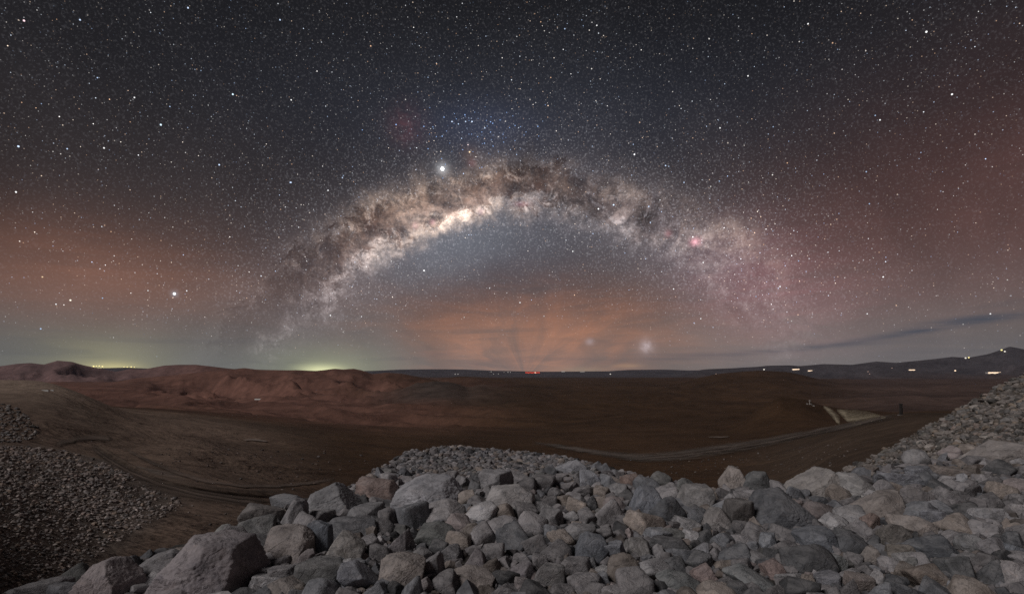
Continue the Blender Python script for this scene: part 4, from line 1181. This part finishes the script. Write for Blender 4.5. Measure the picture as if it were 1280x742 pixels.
for px, py, r in ((614, 464.3, 1.0), (617, 467.2, .9), (623, 467, .9), (635, 464.8, 1.1), (638, 465, .9), (630, 465, .7)):
    lamp_mast(px, py, r * 0.8, G_FAINT, 'tiny white lamp of the far settlement near the red lights', 'white lamps of the far settlement')
for k in range(11):
    px = 657.5 + k * 1.65
    lamp_mast(px, 465.3 + (k % 3) * 0.15, 1.05 if k != 7 else 1.3, G_RED if k != 7 else glow_material('hot_red_glow', (1.0, 0.5, 0.35), 1.5),
              'red lamp in the row of red lights on the horizon' if k != 7 else 'brightest lamp in the row of red lights', 'row of red lights on the horizon')
for px, py, r in ((117, 457.6, 1.5), (120.5, 457.4, 1.1), (124, 457.2, 1.2), (128, 457.8, 1.5), (155, 458.4, 0.9), (159, 458.5, 0.9), (164, 458.3, 1.2), (168, 458.6, .8)):
    lamp_mast(px, py, r, G_YEL, 'yellow lamp of the town behind the purple mountains', 'yellow lamps of the far town')

# dark pillar at the end of the road
p = far_point(1126, 518.5); s = p[1] / FPX
r = root('pillar', 'dark slender pillar standing beside the road end', 'pillar', p)
link('shaft', bxm('shaft', [(-1.3 * s, 1.3 * s, -1.2 * s, 1.2 * s, 0.6 * s, 13.5 * s)]), M_STEEL, r)
link('base', bxm('base', [(-2.6 * s, 2.6 * s, -2.4 * s, 2.4 * s, -1.5 * s, 0.6 * s)]), M_CONC, r)
link('cap', bxm('cap', [(-1.6 * s, 1.6 * s, -1.5 * s, 1.5 * s, 13.5 * s, 14.4 * s)]), M_STEEL, r)
link('brace', bxm('brace', [(1.6 * s, 2.4 * s, -0.4 * s, 0.4 * s, 0.6 * s, 9 * s)]), M_STEEL, r)
# small station with mast on the low hill
p = far_point(1012, 505.5); s = p[1] / FPX
r = root('mast', 'thin pale mast on the low hill above the scar', 'mast', p)
link('post', bxm('post', [(-0.3 * s, 0.3 * s, -0.3 * s, 0.3 * s, -s, 6 * s)]), M_WALL, r)
link('crossbar', bxm('crossbar', [(-1.2 * s, 1.2 * s, -0.25 * s, 0.25 * s, 4.6 * s, 5.2 * s)]), M_WALL, r)
for px, py, w, lab in ((1009, 505, 1.6, 'tiny white hut left of the thin mast'), (1013.5, 505.4, 2.0, 'tiny white hut right of the thin mast'), (1017, 507.4, 1.5, 'tiny hut a little downhill from the mast')):
    p = far_point(px, py); s = p[1] / FPX
    r = root('hut', lab, 'hut', p)
    link('wall', bxm('wall', [(-w / 2 * s, w / 2 * s, -w / 2 * s, w / 2 * s, -s, 1.1 * s)]), M_WALL, r)
    link('roof', bxm('roof', [(-w * .6 * s, w * .6 * s, -w * .6 * s, w * .6 * s, 1.1 * s, 1.4 * s)]), M_ROOF, r)


# ------------------------------------------------------------------ brighter stars as far discs
def build_stars():
    R = 90000.0
    lst = []
    W_, B_, O_ = (1, 1, 1), (0.62, 0.76, 1.0), (1.0, 0.72, 0.45)
    for px, py, r, col, k in ((553, 211, 3.6, (1, 1, 1), 3.0), (587, 190, 1.7, O_, 1.2), (530, 338, 1.7, W_, 1.4), (218, 367, 2.4, (0.85, 0.93, 1.0), 1.8), (413, 394, 1.5, W_, 1.0), (565, 152, 1.4, B_, 1.1), (573, 155, 1.2, B_, 1.0),
                              (582, 152, 1.3, B_, 1.0), (590, 152, 1.5, B_, 1.2), (606, 160, 1.3, B_, 1.0), (585, 181, 1.3, (1, .8, .8), 1.0), (577, 173, 1.1, B_, .9), (793, 193, 1.6, W_, 1.3), (748, 261, 1.6, W_, 1.4), (767, 256, 1.7, B_, 1.4),
                              (811, 258, 1.4, B_, 1.1), (832, 207, 1.4, B_, 1.0), (836, 208, 1.0, B_, .8), (746, 32, 1.2, W_, 1), (813, 278, 1.3, B_, 1), (825, 250, 1.1, W_, .9), (855, 228, 1.2, B_, 1), (716, 314, 1.4, W_, 1.0), (842, 361, 1.4, W_, 1.0), (650, 378, 1.4, W_, 1), (185, 363, 1.1, W_, .8),
                              (88, 375, 1.6, (1, .9, .75), 1.2), (53, 346, 1.3, O_, .8), (70, 380, 1.2, W_, .9), (235, 10, 1.4, B_, 1.0), (350, 25, 1.3, B_, 1.0), (291, 118, 1.6, (0.7, .9, 1.0), 1.2), (201, 156, 1.7, (0.7, .88, 1.0), 1.2), (274, 206, 1.5, B_, 1.1),
                              (23, 183, 1.6, B_, 1.2), (30, 26, 1.5, (1, .7, .75), 1.2), (363, 228, 1.5, B_, 1.1), (84, 186, 1.2, B_, .9), (130, 185, 1.4, W_, 1.0), (20, 240, 1.4, W_, 1.1), (100, 25, 1.3, B_, 1.0), (168, 122, 1.3, W_, .9), (364, 228, 1.3, B_, .9),
                              (364, 125, 1.3, W_, 1), (428, 222, 1.2, B_, .9), (410, 238, 1.3, W_, 1.), (520, 212, 1.0, B_, .8), (975, 358, 1.4, W_, 1.1), (1104, 346, 1.4, W_, 1.1), (1158, 40, 1.6, W_, 1.2), (1190, 118, 1.5, W_, 1.1), (1100, 150, 1.3, W_, 1), (935, 95, 1.3, W_, 1),
                              (1238, 392, 1.2, W_, .9), (900, 160, 1.3, W_, 1), (1010, 30, 1.3, W_, 1), (866, 296, 1.5, W_, 1.2), (879, 328, 1.4, W_, 1.1), (876, 398, 1.2, W_, 1), (612, 360, 1.2, W_, .8), (680, 395, 1.0, W_, .8), (1084, 392, 1.2, W_, .9)):
        X, Z = (px - CX) / FPX, (HY - py) / FPX
        lst.append((unit(np.array([X, 1.0, Z])), r * (1.0 if r > 2 else 0.9), np.array(col) * k * 1.5))
    for k in range(70):                     # the young blue stars above the arch
        px, py = random.gauss(600, 42), random.gauss(162, 20)
        lst.append((unit(np.array([(px - CX) / FPX, 1.0, (HY - py) / FPX])), random.uniform(0.5, 1.1), np.array((0.36, 0.56, 1.0)) * random.uniform(0.6, 1.7)))
    n = 0
    while n < 900:
        a = random.uniform(-1.25, 1.25); ze = random.uniform(0.015, 0.92)
        if ze < 0.12 and random.random() > ze / 0.12 * 0.8 + 0.1: continue
        c_ = math.sqrt(1 - ze * ze)
        d = np.array([math.sin(a) * c_, math.cos(a) * c_, ze])
        mag = random.random() ** 5
        t = random.random()
        col = np.array((1.0, 0.62, 0.40)) if t < 0.2 else np.array((0.55, 0.72, 1.0)) if t > 0.66 else np.array((1.0, 0.95, 0.9))
        lst.append((d, 0.5 + 0.7 * mag, col * (0.32 + 0.85 * mag))); n += 1
    Vs, Fs, Cs, b = [], [], [], 0
    ang = np.linspace(0, 2 * math.pi, 7)[:-1]
    for d, r, col in lst:
        e1 = unit(np.cross(d, (0, 0, 1.0))); e2 = np.cross(e1, d)
        rr = r / FPX * R * 0.64
        c0 = d * R
        ring = c0 + rr * (np.cos(ang)[:, None] * e1 + np.sin(ang)[:, None] * e2)
        Vs.append(np.concatenate([[c0], ring]))
        Fs += [(b, b + 1 + k, b + 1 + (k + 1) % 6) for k in range(6)]
        Cs.append(np.concatenate([[col], np.repeat(col[None] * 0.55, 6, 0)]))
        b += 7
    me = mesh_from('stars', np.concatenate(Vs), np.array(Fs), False)
    vcol(me, 'tint', np.concatenate(Cs))
    m = bpy.data.materials.new('starlight'); m.use_nodes = True
    T = NT(m.node_tree)
    out = T.n('ShaderNodeOutputMaterial'); e = T.n('ShaderNodeEmission')
    at = T.n('ShaderNodeAttribute', attribute_name='tint')
    T.put(e.inputs[0], at.outputs['Color'])
    T.t.links.new(e.outputs[0], out.inputs[0])
    m.cycles.emission_sampling = 'NONE'
    o = link('stars', me, m, label='bright stars and one brilliant planet above the arch of the galaxy', cat='stars', kind='stuff')
    return o


build_stars()

# ------------------------------------------------------------------ thin desert air
HAZE = 0.6e-5
if HAZE > 0:
    me = bxm('haze', [(-60000, 60000, -600, 30000, -400, 900)])
    m = bpy.data.materials.new('desert_air'); m.use_nodes = True
    T = NT(m.node_tree)
    out = T.n('ShaderNodeOutputMaterial'); v = T.n('ShaderNodeVolumePrincipled')
    v.inputs['Color'].default_value = (0.62, 0.72, 1.0, 1)
    v.inputs['Density'].default_value = HAZE
    v.inputs['Anisotropy'].default_value = 0.0
    T.t.links.new(v.outputs[0], out.inputs['Volume'])
    link('haze', me, m, kind='stuff', label='thin bluish night air over the desert valley', cat='haze')
